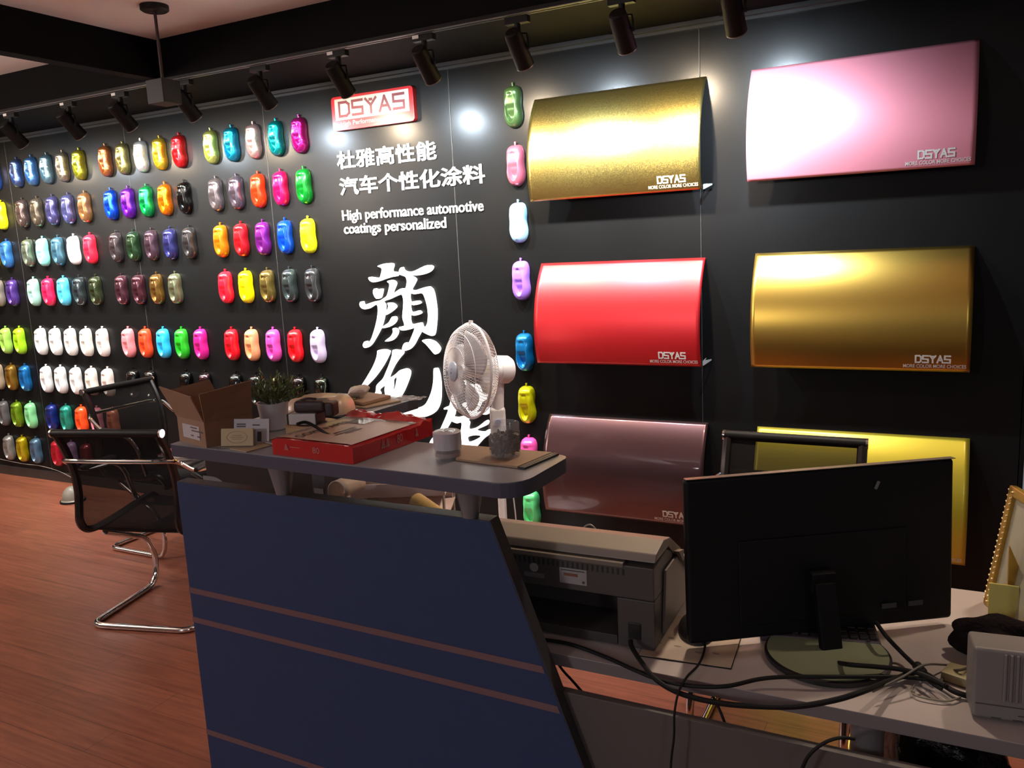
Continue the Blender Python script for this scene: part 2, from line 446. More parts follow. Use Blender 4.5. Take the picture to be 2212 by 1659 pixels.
# row, block: list of (column, colour words, hex, finish)
T = {
 (1, 'L'): [(2, 'bright blue', '2a4fa8', 'pearl')],
 (1, 'A'): [(0, 'silvery navy', '4a5c8c', 'glitter'), (1, 'silvery blue', '4f7ab0', 'glitter'), (2, 'silvery slate', '64808c', 'glitter'), (3, 'silvery taupe', '8c8070', 'glitter'), (4, 'olive yellow', '9a9a30', 'glitter')],
 (1, 'B'): [(0, 'copper', 'a86840', 'glitter'), (1, 'bronze green', '8c8450', 'glitter'), (2, 'silver white', 'd8d8d4', 'glitter'), (3, 'gold', 'd0b030', 'glitter'), (4, 'glittering red', 'd0242c', 'glitter')],
 (1, 'C'): [(0, 'pale lime glitter', 'b4c46a', 'glitter'), (1, 'turquoise blue glitter', '1490b4', 'glitter'), (2, 'pale rose glitter', 'd0a8a0', 'glitter'), (3, 'teal green glitter', '0c9494', 'glitter'), (4, 'magenta glitter', 'b41c84', 'glitter')],
 (2, 'L'): [(2, 'lemon yellow', 'f0e810', 'solid')],
 (2, 'A'): [(0, 'dark brown', '5c4c48', 'dark'), (1, 'dark bronze', '645848', 'dark'), (2, 'dark violet', '504c78', 'dark'), (3, 'slate violet', '585888', 'dark'), (4, 'copper tan', '9c7048', 'dark')],
 (2, 'B'): [(0, 'vivid blue glitter', '1450d8', 'glitter'), (1, 'purple glitter', '7420b8', 'glitter'), (2, 'emerald glitter', '10a454', 'glitter'), (3, 'orange glitter', 'f08010', 'glitter'), (4, 'glossy black', '0c0c0c', 'dark')],
 (2, 'C'): [(0, 'graphite grey', '6c6468', 'dark'), (1, 'graphite plum', '605460', 'dark'), (2, 'orange red', 'f04014', 'pearl'), (3, 'raspberry pink', 'e01060', 'pearl'), (4, 'bright green', '0c9430', 'pearl')],
 (3, 'L'): [(1, 'lemon yellow', 'f0e000', 'solid'), (2, 'sky blue', '4088d8', 'pearl')],
 (3, 'A'): [(0, 'grey green', '7c8878', 'dark'), (1, 'pale aqua', '84d8cc', 'solid'), (2, 'steel blue', '4c788c', 'pearl'), (3, 'white', 'f4f2f4', 'solid'), (4, 'cherry red', 'e8203c', 'solid')],
 (3, 'B'): [(0, 'dark grey', '50484c', 'dark'), (1, 'dark green', '304c30', 'dark'), (2, 'dark plum', '5c4450', 'dark'), (3, 'dark indigo', '3c3c78', 'dark'), (4, 'dark graphite', '484444', 'dark')],
 (3, 'C'): [(0, 'amber orange', 'f08c14', 'pearl'), (1, 'scarlet', 'e4202c', 'pearl'), (2, 'violet', '882490', 'pearl'), (3, 'cobalt blue', '0858f0', 'pearl'), (4, 'lemon yellow', 'f0ec18', 'solid')],
 (4, 'L'): [(1, 'pale silver', 'b8b0a8', 'pearl'), (2, 'deep purple', '6444a8', 'pearl')],
 (4, 'A'): [(0, 'pale mint', '98c8b8', 'solid'), (1, 'crimson', 'e01c50', 'solid'), (2, 'light blue', '50bce0', 'solid'), (3, 'dark sea grey', '485458', 'dark'), (4, 'dark olive', '4c583c', 'dark')],
 (4, 'B'): [(0, 'dark mulberry', '643c48', 'dark'), (1, 'dark maroon', '603440', 'dark'), (2, 'bronze brown', '8c6830', 'dark'), (3, 'pale khaki', '8c9070', 'dark')],
 (4, 'C'): [(0, 'rose red', 'e81830', 'solid'), (1, 'canary yellow', 'f0e400', 'solid'), (2, 'antique gold', '907c40', 'dark'), (3, 'dark slate', '505c5c', 'dark'), (4, 'charcoal', '545658', 'dark')],
 (5, 'L'): [(1, 'light lime', 'a4d860', 'solid'), (2, 'lime green', 'a4e020', 'solid')],
 (5, 'A'): [(0, 'cool white', 'e8ecec', 'solid'), (1, 'cool white', 'e8ecec', 'solid'), (2, 'cool white', 'ebecea', 'solid'), (3, 'warm white', 'ecebe4', 'solid'), (4, 'warm white', 'eee6e2', 'solid')],
 (5, 'B'): [(0, 'salmon pink', 'ec9098', 'solid'), (1, 'tomato red', 'f04c24', 'solid'), (2, 'azure blue', '30b8f0', 'solid'), (3, 'leaf green', '24b424', 'solid'), (4, 'magenta pink', 'd4208c', 'solid')],
 (5, 'C'): [(0, 'pure red', 'e81024', 'solid'), (1, 'peach', 'f0a070', 'solid'), (2, 'orchid pink', 'e050b8', 'solid'), (3, 'pillar-box red', 'ec1420', 'solid'), (4, 'pale lavender', 'ccbce0', 'solid')],
 (6, 'L'): [(0, 'beige', 'a89884', 'solid'), (1, 'golden brown', 'a07828', 'pearl'), (2, 'bright blue', '1c88e0', 'pearl')],
 (6, 'A'): [(0, 'cool white', 'e6eaec', 'solid'), (1, 'cool white', 'e6eaec', 'solid'), (2, 'cool white', 'e6eaec', 'solid'), (3, 'ivory white', 'ece6de', 'solid'), (4, 'ivory white', 'ece0da', 'solid')],
 (6, 'B'): [(0, 'black chrome', '50504e', 'chrome'), (1, 'black chrome', '50504e', 'chrome'), (3, 'black chrome', '484c4a', 'chrome'), (4, 'rose chrome', '705c68', 'chrome')],
 (6, 'C'): [(0, 'black chrome', '484e4c', 'chrome'), (1, 'black chrome', '4c5050', 'chrome'), (2, 'olive chrome', '585844', 'chrome'), (3, 'smoky chrome', '545050', 'chrome'), (4, 'black chrome', '50584c', 'chrome')],
 (7, 'L'): [(0, 'charcoal grey', '58585a', 'solid'), (1, 'apple green', '88b820', 'pearl'), (2, 'mint green', '84d898', 'solid')],
 (7, 'A'): [(0, 'navy blue', '203494', 'pearl'), (1, 'jade teal', '2cb49c', 'pearl'), (2, 'bright orange', 'f4501c', 'solid'), (3, 'candy pink', 'e88ca0', 'solid'), (4, 'terracotta', 'c06c50', 'solid')],
 (8, 'L'): [(0, 'silver grey', 'a4a4a0', 'pearl'), (1, 'golden yellow', 'd0b808', 'pearl'), (2, 'dusty blue', '5c84a4', 'pearl')],
 (8, 'A'): [(0, 'ruby red', 'd01834', 'pearl'), (1, 'mauve', 'a07ca8', 'solid'), (2, 'dark red', '8c2430', 'pearl')],
}
proto = {}
def sample(x, z, words, hexc, finish, label, group):
    mt = paint(hexc, finish)
    t = thing('paint_sample', (x, 0, z), label, 'paint sample', group)
    if not proto:
        bd = SHAPE.build('body', mt, t, smooth=40); bd.location = (0, 0, -.016)
        h = hk.build('hook', mt, t); h.location = (0, 0, -.016)
        proto['b'], proto['h'] = bd, h
    else:
        bd = proto['b'].copy(); COL.objects.link(bd); bd.parent = t
        h = proto['h'].copy(); COL.objects.link(h); h.parent = t
    for o in (bd, h):
        o.material_slots[0].link = 'OBJECT'; o.material_slots[0].material = mt
    return t
for (r, g), row in T.items():
    for ci, words, hexc, fin in row:
        n = ci
        if g == 'L': where = {0: 'third from the right', 1: 'second from the right', 2: 'last on the right'}[ci]
        else: where = ('last on the right' if ci == 4 else POS[ci] + ' from left')
        lab = '%s car-shaped sample, %s, %s row of the %s' % (words, where, ROWN[r], BLK[g])
        sample(COLX[g][ci], ROWZ[r], words, hexc, fin, lab, 'car-shaped paint samples in blocks on the wall')
DC = [(2.282, 'olive', '4c6c40', 'pearl', 'topmost'), (2.015, 'rose pink', 'e87890', 'pearl', 'second from the top'), (1.749, 'pale sky blue', '9cd0f0', 'solid', 'third from the top'),
      (1.473, 'lilac', 'a070e0', 'solid', 'fourth from the top'), (1.122, 'cerulean blue', '1090e0', 'pearl', 'fifth from the top'), (.859, 'acid yellow', 'e8e410', 'pearl', 'sixth from the top'),
      (.597, 'hot pink', 'e850a0', 'solid', 'partly behind the shelf'), (.320, 'spring green', '58d080', 'solid', 'lowest')]
for z, words, hexc, fin, nth in DC:
    sample(-1.807, z, words, hexc, fin, '%s car-shaped sample, %s in the single column beside the fan' % (words, nth), 'car-shaped paint samples in the single column')

# ---------------------------------------------------------------- curved colour panels
_po = [.004]
for _k in range(100): _po.append(_po[-1] + .0046 * math.tan(R(38 - 56 * (_k + .5) / 100)))
def pan_off(v):
    v = min(max(v, 0), 1) * 100; i = min(int(v), 99); return _po[i] + (_po[i+1] - _po[i]) * (v - i)
def LOGO():
    W = 1.0
    D = [[(0, 0), (0, 1), (.62, 1), (.86, .82), (.86, .18), (.62, 0), (0, 0)]]
    Sx = [[(.86, 1), (0, 1), (0, .52), (.86, .48), (.86, 0), (0, 0)]]
    Y = [[(0, 1), (.43, .52), (.43, 0)], [(.86, 1), (.43, .52)], [(.36, .93), (.50, .93)]]
    A = [[(0, 0), (.43, 1), (.86, 0)], [(.16, .34), (.70, .34)]]
    out = []
    for k, L in enumerate((D, Sx, Y, A, Sx)):
        for ln in L: out.append([(x*.92 + k*1.08, y) for x, y in ln])
    return out, 4*1.08+.80
PAN = [('gold glitter', -1.700, -.903, 2.190, 1.728, 'panel_gold_glitter', dict(color=(.54, .40, .07), rough=.30, metal=1.0, coat=1.0, coat_rough=.33, coat_ior=1.6, flake=.15, fscale=400), 'sparkling gold glitter panel, top row beside the olive green sample'),
       ('pink', -.716, .094, 2.190, 1.743, 'panel_pink', dict(color=(.66, .235, .30), rough=.42, metal=.35, coat=.55, coat_rough=.28), 'pale pink satin panel, top row on the right'),
       ('red', -1.700, -.912, 1.440, .975, 'panel_red', dict(color=(.62, .002, .008), rough=.40, metal=.75, coat=1.0, coat_rough=.36, coat_ior=1.55), 'bright red glossy panel below the gold glitter one'),
       ('bronze', -.700, .108, 1.450, .980, 'panel_bronze', dict(color=(.58, .36, .045), rough=.30, metal=1.0, coat=.7, coat_rough=.34), 'bronze gold panel below the pink one'),
       ('mauve', -1.690, -.905, .706, .245, 'panel_mauve', dict(color=(.115, .058, .062), rough=.28, metal=.9, coat=.8, coat_rough=.04), 'mauve brown panel below the red one, behind the desk'),
       ('yellow', -.690, .122, .702, .212, 'panel_yellow', dict(color=(.52, .42, .035), rough=.38, metal=.75, coat=.6, coat_rough=.2), 'yellow panel below the bronze one, half hidden by the monitor')]
for nm, x0, x1, z1, z0, mn, kw, lab in PAN:
    t = thing('colour_panel', (x0, 0, z0), lab, 'display panel', 'curved colour panels on the wall')
    Wd, Hh = x1-x0, z1-z0
    def sf(u, v, d=0.0): return Vector((u*Wd, -pan_off(v)-d, (1-v)*Hh))
    mb = MB(); mb.grid(lambda a, c: sf(a, c), 40, 36)
    mb.build('sheet', mat(mn, **kw), t, smooth=80, solid=.004)
    mb = MB()   # the hidden fixing rails and the little corner bracket
    for v in (.10, .90): mb.box((Wd/2, -(pan_off(v))/2, (1-v)*Hh), (Wd*.8, max(.004, pan_off(v)-.004), .012))
    mb.build('fixing_rail', matt_black, t)
    if nm in ('gold glitter', 'red'):
        mb = MB(); mb.prism([(-.064, 0), (-.004, .026), (-.064, .020)], 'x', Wd-.002, Wd-.0005); mb.build('corner_bracket', mat('grey_bracket', (.5, .5, .5), rough=.5), t)
        mb = MB(); mb.add([(Wd+.001, -.064, .000), (Wd+.026, -.02, .018), (Wd+.026, -.02, .024), (Wd+.001, -.064, .022), (Wd+.001, -.062, .000), (Wd+.026, -.018, .018), (Wd+.026, -.018, .024), (Wd+.001, -.062, .022)],
                          [(0, 1, 2, 3), (7, 6, 5, 4), (0, 4, 5, 1), (1, 5, 6, 2), (2, 6, 7, 3), (3, 7, 4, 0)]); mb.build('corner_clip', mat('grey_bracket', (.5, .5, .5)), t)
    mb = MB()
    def P(x, y, d): return sf((x)/Wd, 1-(y)/Hh, .0035)
    L, LW = LOGO(); sw = .118/LW; sh = .026
    strokes(mb, [[(Wd-.185+x*sw, .036+y*sh) for x, y in ln] for ln in L], .0062, lambda x, y, d: P(x, y, d))
    vs, fs = text_mesh('MORE COLOR MORE CHOICES', bold=.012); vs = fit(vs, .215, .014)
    mb.add([P(Wd-.228+v.x, .014+v.y, 0) for v in vs], fs)
    mb.build('logo_print', mat('panel_print', (.50, .48, .46), rough=.6), t, smooth=0)

# ---------------------------------------------------------------- signs on the wall
sg = thing('logo_sign', (-2.862, 0, 2.165), 'red and white logo sign with rounded corners high on the black wall', 'sign')
SW, SH = .512, .170
def rrect(x0, z0, x1, z1, r, n=5):
    o = []
    for cx, cz, a0 in ((x1-r, z0+r, -90), (x1-r, z1-r, 0), (x0+r, z1-r, 90), (x0+r, z0+r, 180)):
        for k in range(n+1):
            a = R(a0+90*k/n); o.append((cx+r*math.cos(a), cz+r*math.sin(a)))
    return o
a = MB(); a.prism(rrect(0, 0, SW, SH, .018), 'y', -.030, 0, bev=.0015); a.build('board', mat('sign_red', (.36, .010, .016), rough=.3, coat=.5, coat_rough=.1), sg)
a = MB(); a.box((SW/2-.001, -.0305, .104), (SW*.905, .001, .106)); a.build('white_field', mat('sign_white', (.40, .36, .34), rough=.4, coat=.3), sg)
a = MB(); L, LW = LOGO(); sw = .405/LW
strokes(a, [[(.052+x*sw, .070+y*.068) for x, y in ln] for ln in L], .0135, lambda x, y, d: Vector((x, -.0316, y)))
a.build('logo_lettering', mat('sign_dark_red', (.11, .012, .022), rough=.5), sg, smooth=0)
a = MB(); vs, fs = text_mesh('High Performance Coatings', bold=.008); vs = fit(vs, .40, .030)
a.add([Vector((.055+v.x, -.0306, .014+v.y)) for v in vs], fs); a.build('slogan_lettering', mat('sign_pink_print', (.48, .25, .24), rough=.5), sg, smooth=0)

lit = mat('raised_acrylic_added_glow', (.86, .85, .83), rough=.45, emit=.2)  # weak emission added to the lettering, standing in for spotlight falling on it
def wall_text(name, body, x0, z0, wd, ht, label, bold, spacing=1.0, ex=.0035):
    vs, fs = text_mesh(body, extrude=.01, bevel=bold, spacing=spacing)
    zmax = max(v.z for v in vs); zmin = min(v.z for v in vs)
    q = fit(vs, wd, ht); k = ex*2/(zmax-zmin)
    a = MB(); a.add([Vector((v.x, -v.z*k-.001, v.y)) for v in q], fs)
    o = a.build(name, lit, None, smooth=0, loc=(x0, 0, z0)); return tag(o, label, 'sign lettering', 'raised white lettering on the wall')
wall_text('wall_lettering', '\u675c\u96c5\u9ad8\u6027\u80fd', -2.875, 1.972, .625, .094, 'first line of raised white Chinese lettering below the logo sign', .022)
wall_text('wall_lettering', '\u6c7d\u8f66\u4e2a\u6027\u5316\u6d82\u6599', -2.872, 1.836, .890, .094, 'second line of raised white Chinese lettering, ending above the fan', .022)
wall_text('wall_lettering', 'High performance automotive', -2.868, 1.688, .868, .072, 'white English line beginning High performance on the black wall', .012)
wall_text('wall_lettering', 'coatings personalized', -2.864, 1.617, .645, .072, 'white English line reading coatings personalized on the black wall', .012)
GLYPHS = {'a':[([(-2.6513,1.4571),(-2.6186,1.4673),(-2.5827,1.4709),(-2.5574,1.4685),(-2.5524,1.4588),(-2.5625,1.4336),(-2.5554,1.4254),(-2.5321,1.4232),(-2.5272,1.4135),(-2.534,1.4025),(-2.5695,1.3986),(-2.6139,1.3884),(-2.6547,1.378),(-2.6873,1.3739),(-2.7087,1.3825),(-2.7175,1.3957),(-2.7068,1.402),(-2.6729,1.3979),(-2.645,1.3972),(-2.6332,1.4163),(-2.6266,1.4451)],[]),([(-2.6845,1.3396),(-2.6705,1.3377),(-2.6616,1.3262),(-2.6527,1.3358),(-2.6345,1.3371),(-2.637,1.3193),(-2.6486,1.2934),(-2.6654,1.2855),(-2.6792,1.2889),(-2.6916,1.3071),(-2.6938,1.3267)],[]),([(-2.7684,1.2719),(-2.7829,1.2704),(-2.7904,1.2572),(-2.7819,1.2389),(-2.758,1.2304),(-2.7289,1.2352),(-2.6948,1.2514),(-2.6745,1.2528),(-2.6707,1.2282),(-2.6752,1.2019),(-2.687,1.1623),(-2.708,1.1126),(-2.7329,1.0657),(-2.7551,1.0487),(-2.7646,1.0569),(-2.7796,1.0517),(-2.7896,1.0348),(-2.7826,1.0214),(-2.7639,1.0216),(-2.7355,1.0388),(-2.7033,1.076),(-2.6661,1.126),(-2.6411,1.1788),(-2.6295,1.2181),(-2.6242,1.254),(-2.6347,1.2704),(-2.5959,1.2813),(-2.547,1.2985),(-2.5151,1.3061),(-2.506,1.2979),(-2.5024,1.2722),(-2.5076,1.2336),(-2.5157,1.1851),(-2.5076,1.1429),(-2.5416,1.1347),(-2.535,1.12),(-2.5078,1.1169),(-2.4722,1.1235),(-2.4446,1.1301),(-2.4588,1.0977),(-2.486,1.0519),(-2.4924,1.0452),(-2.5055,1.0523),(-2.5221,1.0416),(-2.5323,1.0152),(-2.5211,1.0071),(-2.489,1.0158),(-2.4598,1.0391),(-2.4336,1.0752),(-2.4077,1.1109),(-2.4036,1.1142),(-2.3779,1.1015),(-2.3409,1.0889),(-2.3251,1.0986),(-2.3146,1.137),(-2.305,1.2005),(-2.3055,1.2573),(-2.3156,1.3204),(-2.3327,1.3411),(-2.3475,1.3435),(-2.3858,1.3358),(-2.4208,1.3269),(-2.4492,1.3306),(-2.4338,1.3541),(-2.4164,1.3806),(-2.4267,1.3935),(-2.4469,1.4035),(-2.3993,1.4032),(-2.3535,1.4105),(-2.3226,1.4237),(-2.3081,1.442),(-2.3204,1.4516),(-2.3427,1.4523),(-2.3734,1.4439),(-2.4163,1.4279),(-2.4473,1.4225),(-2.4776,1.4265),(-2.4903,1.4363),(-2.4951,1.4476),(-2.5092,1.4416),(-2.5162,1.4275),(-2.5119,1.4099),(-2.4801,1.398),(-2.4722,1.3771),(-2.4784,1.3486),(-2.4895,1.3329),(-2.5045,1.3379),(-2.5286,1.3304),(-2.5616,1.3116),(-2.5762,1.3021),(-2.5641,1.3278),(-2.5455,1.3596),(-2.55,1.3757),(-2.571,1.3826),(-2.5972,1.3761),(-2.5845,1.3636),(-2.5885,1.3411),(-2.6058,1.3026),(-2.6271,1.2882),(-2.6521,1.2771),(-2.6889,1.271),(-2.7264,1.2615),(-2.7558,1.2536),(-2.7654,1.2603)],[[(-2.4604,1.3116),(-2.4301,1.3064),(-2.3841,1.3104),(-2.3703,1.2928),(-2.3585,1.2515),(-2.3544,1.207),(-2.3596,1.1656),(-2.3709,1.1416),(-2.3869,1.1319),(-2.3957,1.1415),(-2.4002,1.156),(-2.4194,1.156),(-2.466,1.1511),(-2.4678,1.1995),(-2.4431,1.1946),(-2.4159,1.1993),(-2.3979,1.2088),(-2.4103,1.2207),(-2.4298,1.217),(-2.4607,1.2155),(-2.4634,1.2525),(-2.4386,1.2497),(-2.4115,1.2536),(-2.3975,1.2614),(-2.41,1.2711),(-2.4369,1.2698),(-2.462,1.2685)]]),([(-2.6055,1.262),(-2.5816,1.2633),(-2.5626,1.255),(-2.5539,1.242),(-2.569,1.2275),(-2.6024,1.2082),(-2.6313,1.1978),(-2.6175,1.218),(-2.6012,1.244)],[]),([(-2.5845,1.1869),(-2.5684,1.1901),(-2.5589,1.1852),(-2.5603,1.1689),(-2.5799,1.1493),(-2.6172,1.1328),(-2.6517,1.1287),(-2.6405,1.141),(-2.6069,1.1591)],[]),([(-2.5839,1.1263),(-2.5679,1.128),(-2.5543,1.1166),(-2.5587,1.097),(-2.5786,1.0738),(-2.6079,1.0587),(-2.6381,1.0573),(-2.6314,1.065),(-2.6017,1.0835),(-2.5837,1.1066)],[]),([(-2.402,1.0626),(-2.3842,1.0698),(-2.3576,1.0695),(-2.3245,1.057),(-2.2984,1.0284),(-2.3018,1.0091),(-2.3179,0.9944),(-2.3329,0.9957),(-2.354,1.018),(-2.3822,1.0466)],[])],'b':[([(-2.6956,1.0038),(-2.6817,1.01),(-2.6515,1.0127),(-2.6256,1.0077),(-2.618,1.001),(-2.6357,0.9693),(-2.6734,0.9191),(-2.7293,0.8595),(-2.7921,0.8071),(-2.8372,0.7687),(-2.8514,0.7653),(-2.8191,0.8117),(-2.7804,0.8579),(-2.7339,0.9176),(-2.7078,0.9624),(-2.6988,0.9873)],[]),([(-2.5943,1.0095),(-2.5729,1.0118),(-2.5439,1.009),(-2.5289,0.9958),(-2.5606,0.9654),(-2.6007,0.9183),(-2.634,0.8597),(-2.5912,0.8775),(-2.5598,0.9003),(-2.5265,0.9107),(-2.5042,0.9072),(-2.495,0.8939),(-2.5009,0.8694),(-2.5203,0.8306),(-2.5431,0.7915),(-2.5654,0.7604),(-2.5767,0.7433),(-2.6699,0.7392),(-2.6659,0.7645),(-2.6667,0.7922),(-2.6629,0.8159),(-2.6839,0.8055),(-2.7074,0.7879),(-2.7005,0.7714),(-2.7085,0.7571),(-2.7425,0.7557),(-2.7265,0.7815),(-2.7205,0.8097),(-2.7054,0.8269),(-2.6728,0.853),(-2.6495,0.8895),(-2.6221,0.9369),(-2.6017,0.9809)],[[(-2.6085,0.8495),(-2.5858,0.864),(-2.5816,0.8559),(-2.589,0.8282),(-2.6034,0.7947),(-2.6147,0.779),(-2.6188,0.7886),(-2.6128,0.8191)]]),([(-2.3424,0.9116),(-2.3326,0.9185),(-2.3204,0.9162),(-2.3103,0.8859),(-2.307,0.8381),(-2.3097,0.79),(-2.318,0.7413),(-2.3365,0.7027),(-2.3635,0.6769),(-2.4029,0.6585),(-2.468,0.644),(-2.5077,0.6335),(-2.5672,0.6246),(-2.6338,0.6209),(-2.6659,0.6359),(-2.6509,0.6535),(-2.6005,0.659),(-2.5298,0.6793),(-2.4701,0.6974),(-2.4173,0.7177),(-2.3895,0.7489),(-2.3636,0.7985),(-2.3485,0.8527)],[])],'c':[([(-2.2415,0.7797),(-2.2288,0.7774),(-2.2175,0.7554),(-2.2068,0.7251),(-2.2043,0.7139),(-2.2259,0.7044),(-2.2362,0.6728),(-2.2688,0.6256),(-2.3055,0.5718),(-2.335,0.5295),(-2.3571,0.5019),(-2.4009,0.4988),(-2.3846,0.5349),(-2.3345,0.5815),(-2.3008,0.6351),(-2.2743,0.685),(-2.2698,0.7022),(-2.291,0.7012),(-2.2938,0.7081),(-2.2785,0.716),(-2.2583,0.7254)],[]),([(-2.2466,0.6623),(-2.2111,0.6629),(-2.1785,0.6703),(-2.141,0.6597),(-2.1559,0.6504),(-2.1472,0.6383),(-2.1543,0.6041),(-2.1255,0.6072),(-2.0865,0.625),(-2.0408,0.6569),(-2.0392,0.6334),(-2.1069,0.6014),(-2.0634,0.5943),(-2.0314,0.6088),(-2.0265,0.5869),(-2.0656,0.5591),(-2.1058,0.5198),(-2.1258,0.5042),(-2.2088,0.5096),(-2.2155,0.5291),(-2.196,0.6015),(-2.1921,0.6357),(-2.2197,0.6313),(-2.2483,0.6396),(-2.2575,0.6461)],[[(-2.1637,0.5582),(-2.1342,0.5701),(-2.1023,0.575),(-2.0805,0.5708),(-2.1068,0.5536),(-2.1558,0.5333),(-2.1661,0.5467)]]),([(-2.1592,0.8608),(-2.1475,0.8473),(-2.1199,0.8373),(-2.0913,0.8438),(-2.0736,0.8279),(-2.0602,0.7955),(-2.0356,0.7924),(-2.0341,0.7663),(-2.0629,0.7513),(-2.0803,0.7228),(-2.1039,0.6966),(-2.0819,0.6977),(-2.0305,0.7252),(-2.0327,0.6892),(-2.0826,0.6866),(-2.1279,0.6674),(-2.1394,0.6836),(-2.1509,0.7026),(-2.1805,0.7347),(-2.1542,0.7471),(-2.1186,0.7598),(-2.0959,0.7719),(-2.0912,0.797),(-2.0958,0.8216),(-2.1298,0.8286),(-2.1542,0.8416)],[]),([(-2.403,0.2725),(-2.3688,0.2733),(-2.3369,0.2465),(-2.3172,0.2087),(-2.3245,0.1855),(-2.3475,0.1806),(-2.3745,0.1978),(-2.3887,0.2364)],[])]}
GL = {'a': 'topmost large lit white brush-style character on the black wall', 'b': 'middle large lit white brush-style character, half hidden by the desk shelf', 'c': 'lowest large lit white brush-style character, seen behind the fan'}
for k in 'abc':
    pts = [p for lp, hs in GLYPHS[k] for p in lp]
    x0 = min(p[0] for p in pts); z0 = min(p[1] for p in pts)
    def put(items, name, par):
        mb = MB()
        for lp, hs in items:
            loops = [[(p.x-x0, p.y-z0) for p in catmull(lp, 4)]] + [[(p.x-x0, p.y-z0) for p in catmull(h, 4)] for h in hs]
            vs, fs = curve_mesh(loops, .009)
            mb.add([Vector((v.x, -v.z-.010, v.y)) for v in vs], fs)
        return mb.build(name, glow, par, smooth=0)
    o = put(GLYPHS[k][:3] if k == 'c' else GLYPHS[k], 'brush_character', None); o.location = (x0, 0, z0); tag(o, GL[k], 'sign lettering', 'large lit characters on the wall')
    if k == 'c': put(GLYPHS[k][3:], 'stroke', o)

# pale board standing at the far right end
a = MB(); a.box((0, 0, .42), (.36, .03, .84), bev=.004)
tag(a.build('leaning_board', mat('pale_blue_board', (.22, .25, .29), rough=.5), None, loc=(.485, -.03, 0)), 'pale grey-blue board against the wall at the right edge of the photo', 'board')

# ---------------------------------------------------------------- reception desk
SZ, PZ, WZ = 1.125, 1.028, .75
navy = mat('navy_panel', (.022, .041, .100), rough=.5, spec=.3, noise=.06, nscale=40, bump=.01, bscale=400)
navy_edge = mat('panel_edge', (.035, .033, .036), rough=.5)
grey_top = mat('grey_laminate', (.225, .225, .245), rough=.33, noise=.03, nscale=60)
shelf_edge = mat('shelf_edge_grey', (.052, .053, .08), rough=.45)
work_top = mat('worktop_laminate', (.38, .33, .31), rough=.42, noise=.03, nscale=50)
desk = thing('reception_desk', (-1.0, -2.3, 0), 'navy reception desk front with a slanted right edge and rose inlay stripes', 'desk')
wtop = thing('desk_worktop', (-1.0, -2.3, 0), 'long low grey worktop carrying the printer and the monitor', 'worktop')
shelf = thing('raised_shelf', (-1.0, -2.3, 0), 'raised grey L-shaped shelf on steel legs above the navy desk front', 'shelf')
D0 = Vector((-1.0, -2.3, 0))
def dpt(x, y): return (x+1.0, y+2.3)
a = MB()
pan_o = [(-1.585, .0), (-.36, .0), (-.742, PZ), (-1.585, PZ)]
a.prism([(x+1.0, z) for x, z in pan_o], 'y', -.012, .022, bev=.0015)
a.build('front_panel', navy, desk)
# cut edges of the panel (top and slanted side), darker banding
a = MB()
a.prism([(-.585, PZ), (.258, PZ), (.2575, PZ+.0015), (-.585, PZ+.0015)], 'y', -.011, .0215)
a.prism([(.64, 0), (.258, PZ), (.2595, PZ+.0015), (.6418, 0)], 'y', -.0115, .0215)
a.build('edge_banding', navy_edge, desk)
a = MB()
for z0, z1 in ((.752, .766), (.676, .690), (.378, .392)):
    f = lambda z: .64 - .382*z/PZ
    a.prism([(-.585, z0), (f(z0), z0-.012), (f(z1), z1-.012), (-.585, z1)], 'y', -.0132, -.0122)
a.build('inlay_strip', mat('rose_strip', (.145, .078, .082), rough=.4), desk)
a = MB(); a.box((1.02, .024, .347), (1.72, .018, .694), bev=.002); a.build('low_front_panel', mat('dark_grey_panel', (.085, .075, .070), rough=.55, noise=.05), desk)
a = MB(); a.prism([dpt(*p) for p in ((-1.56, -2.262), (.85, -2.232), (.85, -1.655), (-1.56, -1.668))], 'z', WZ-.026, WZ-.001, bev=.002)
a.build('edge_board', mat('worktop_edge', (.16, .14, .14), rough=.5), wtop)
a = MB(); a.prism([dpt(*p) for p in ((-1.56, -2.262), (.85, -2.232), (.85, -1.655), (-1.56, -1.668))], 'z', WZ-.001, WZ)
a.build('top', work_top, wtop)
# raised shelf with an arm running back towards the wall
FLp, Fc, Rt = on_z(368, 959, SZ), on_z(1113, 1048, SZ), on_z(1225, 990, SZ)
bk = on_z(985, 962, SZ); tip = on_z(903, 860, SZ); inn = Vector((-1.335, -2.130, SZ))
outl = [(FLp.x, FLp.y), (-.715, -2.3655)]
for k in range(7):
    t = R(-90+15*k); outl.append((-.700+.055*math.cos(t), -2.312+.055*math.sin(t)))
for k in range(5):
    t = R(0+22.5*k); outl.append((-.665+.025*math.cos(t), -2.180+.025*math.sin(t)))
outl += [(bk.x, bk.y), (inn.x, inn.y), (tip.x, tip.y), (-1.600, tip.y+.015)]
a = MB(); a.prism([dpt(*p) for p in outl], 'z', SZ-.030, SZ-.0012, bev=.002); a.build('board', shelf_edge, shelf)
cxy = Vector((sum(p[0] for p in outl)/len(outl), sum(p[1] for p in outl)/len(outl)))
a = MB(); a.prism([dpt(*p) for p in outl], 'z', SZ-.0012, SZ); a.build('laminate_top', grey_top, shelf)
for lx, ly in ((-1.262, -2.302), (-.790, -2.300), (-1.50, -1.80)):
    a = MB(); zb = PZ+.0016 if ly < -2.2 else WZ
    r0 = .016 if ly < -2.2 else .03
    a.lathe([(0, 0), (r0, 0), (r0+.013, SZ-.030-zb), (0, SZ-.030-zb)], 24)
    o = a.build('leg', mat('leg_steel', (.20, .20, .21), rough=.4, metal=.45), shelf); o.location = (lx+1.0, ly+2.3, zb)
lo = on_y(1853, 1600, -2.30)
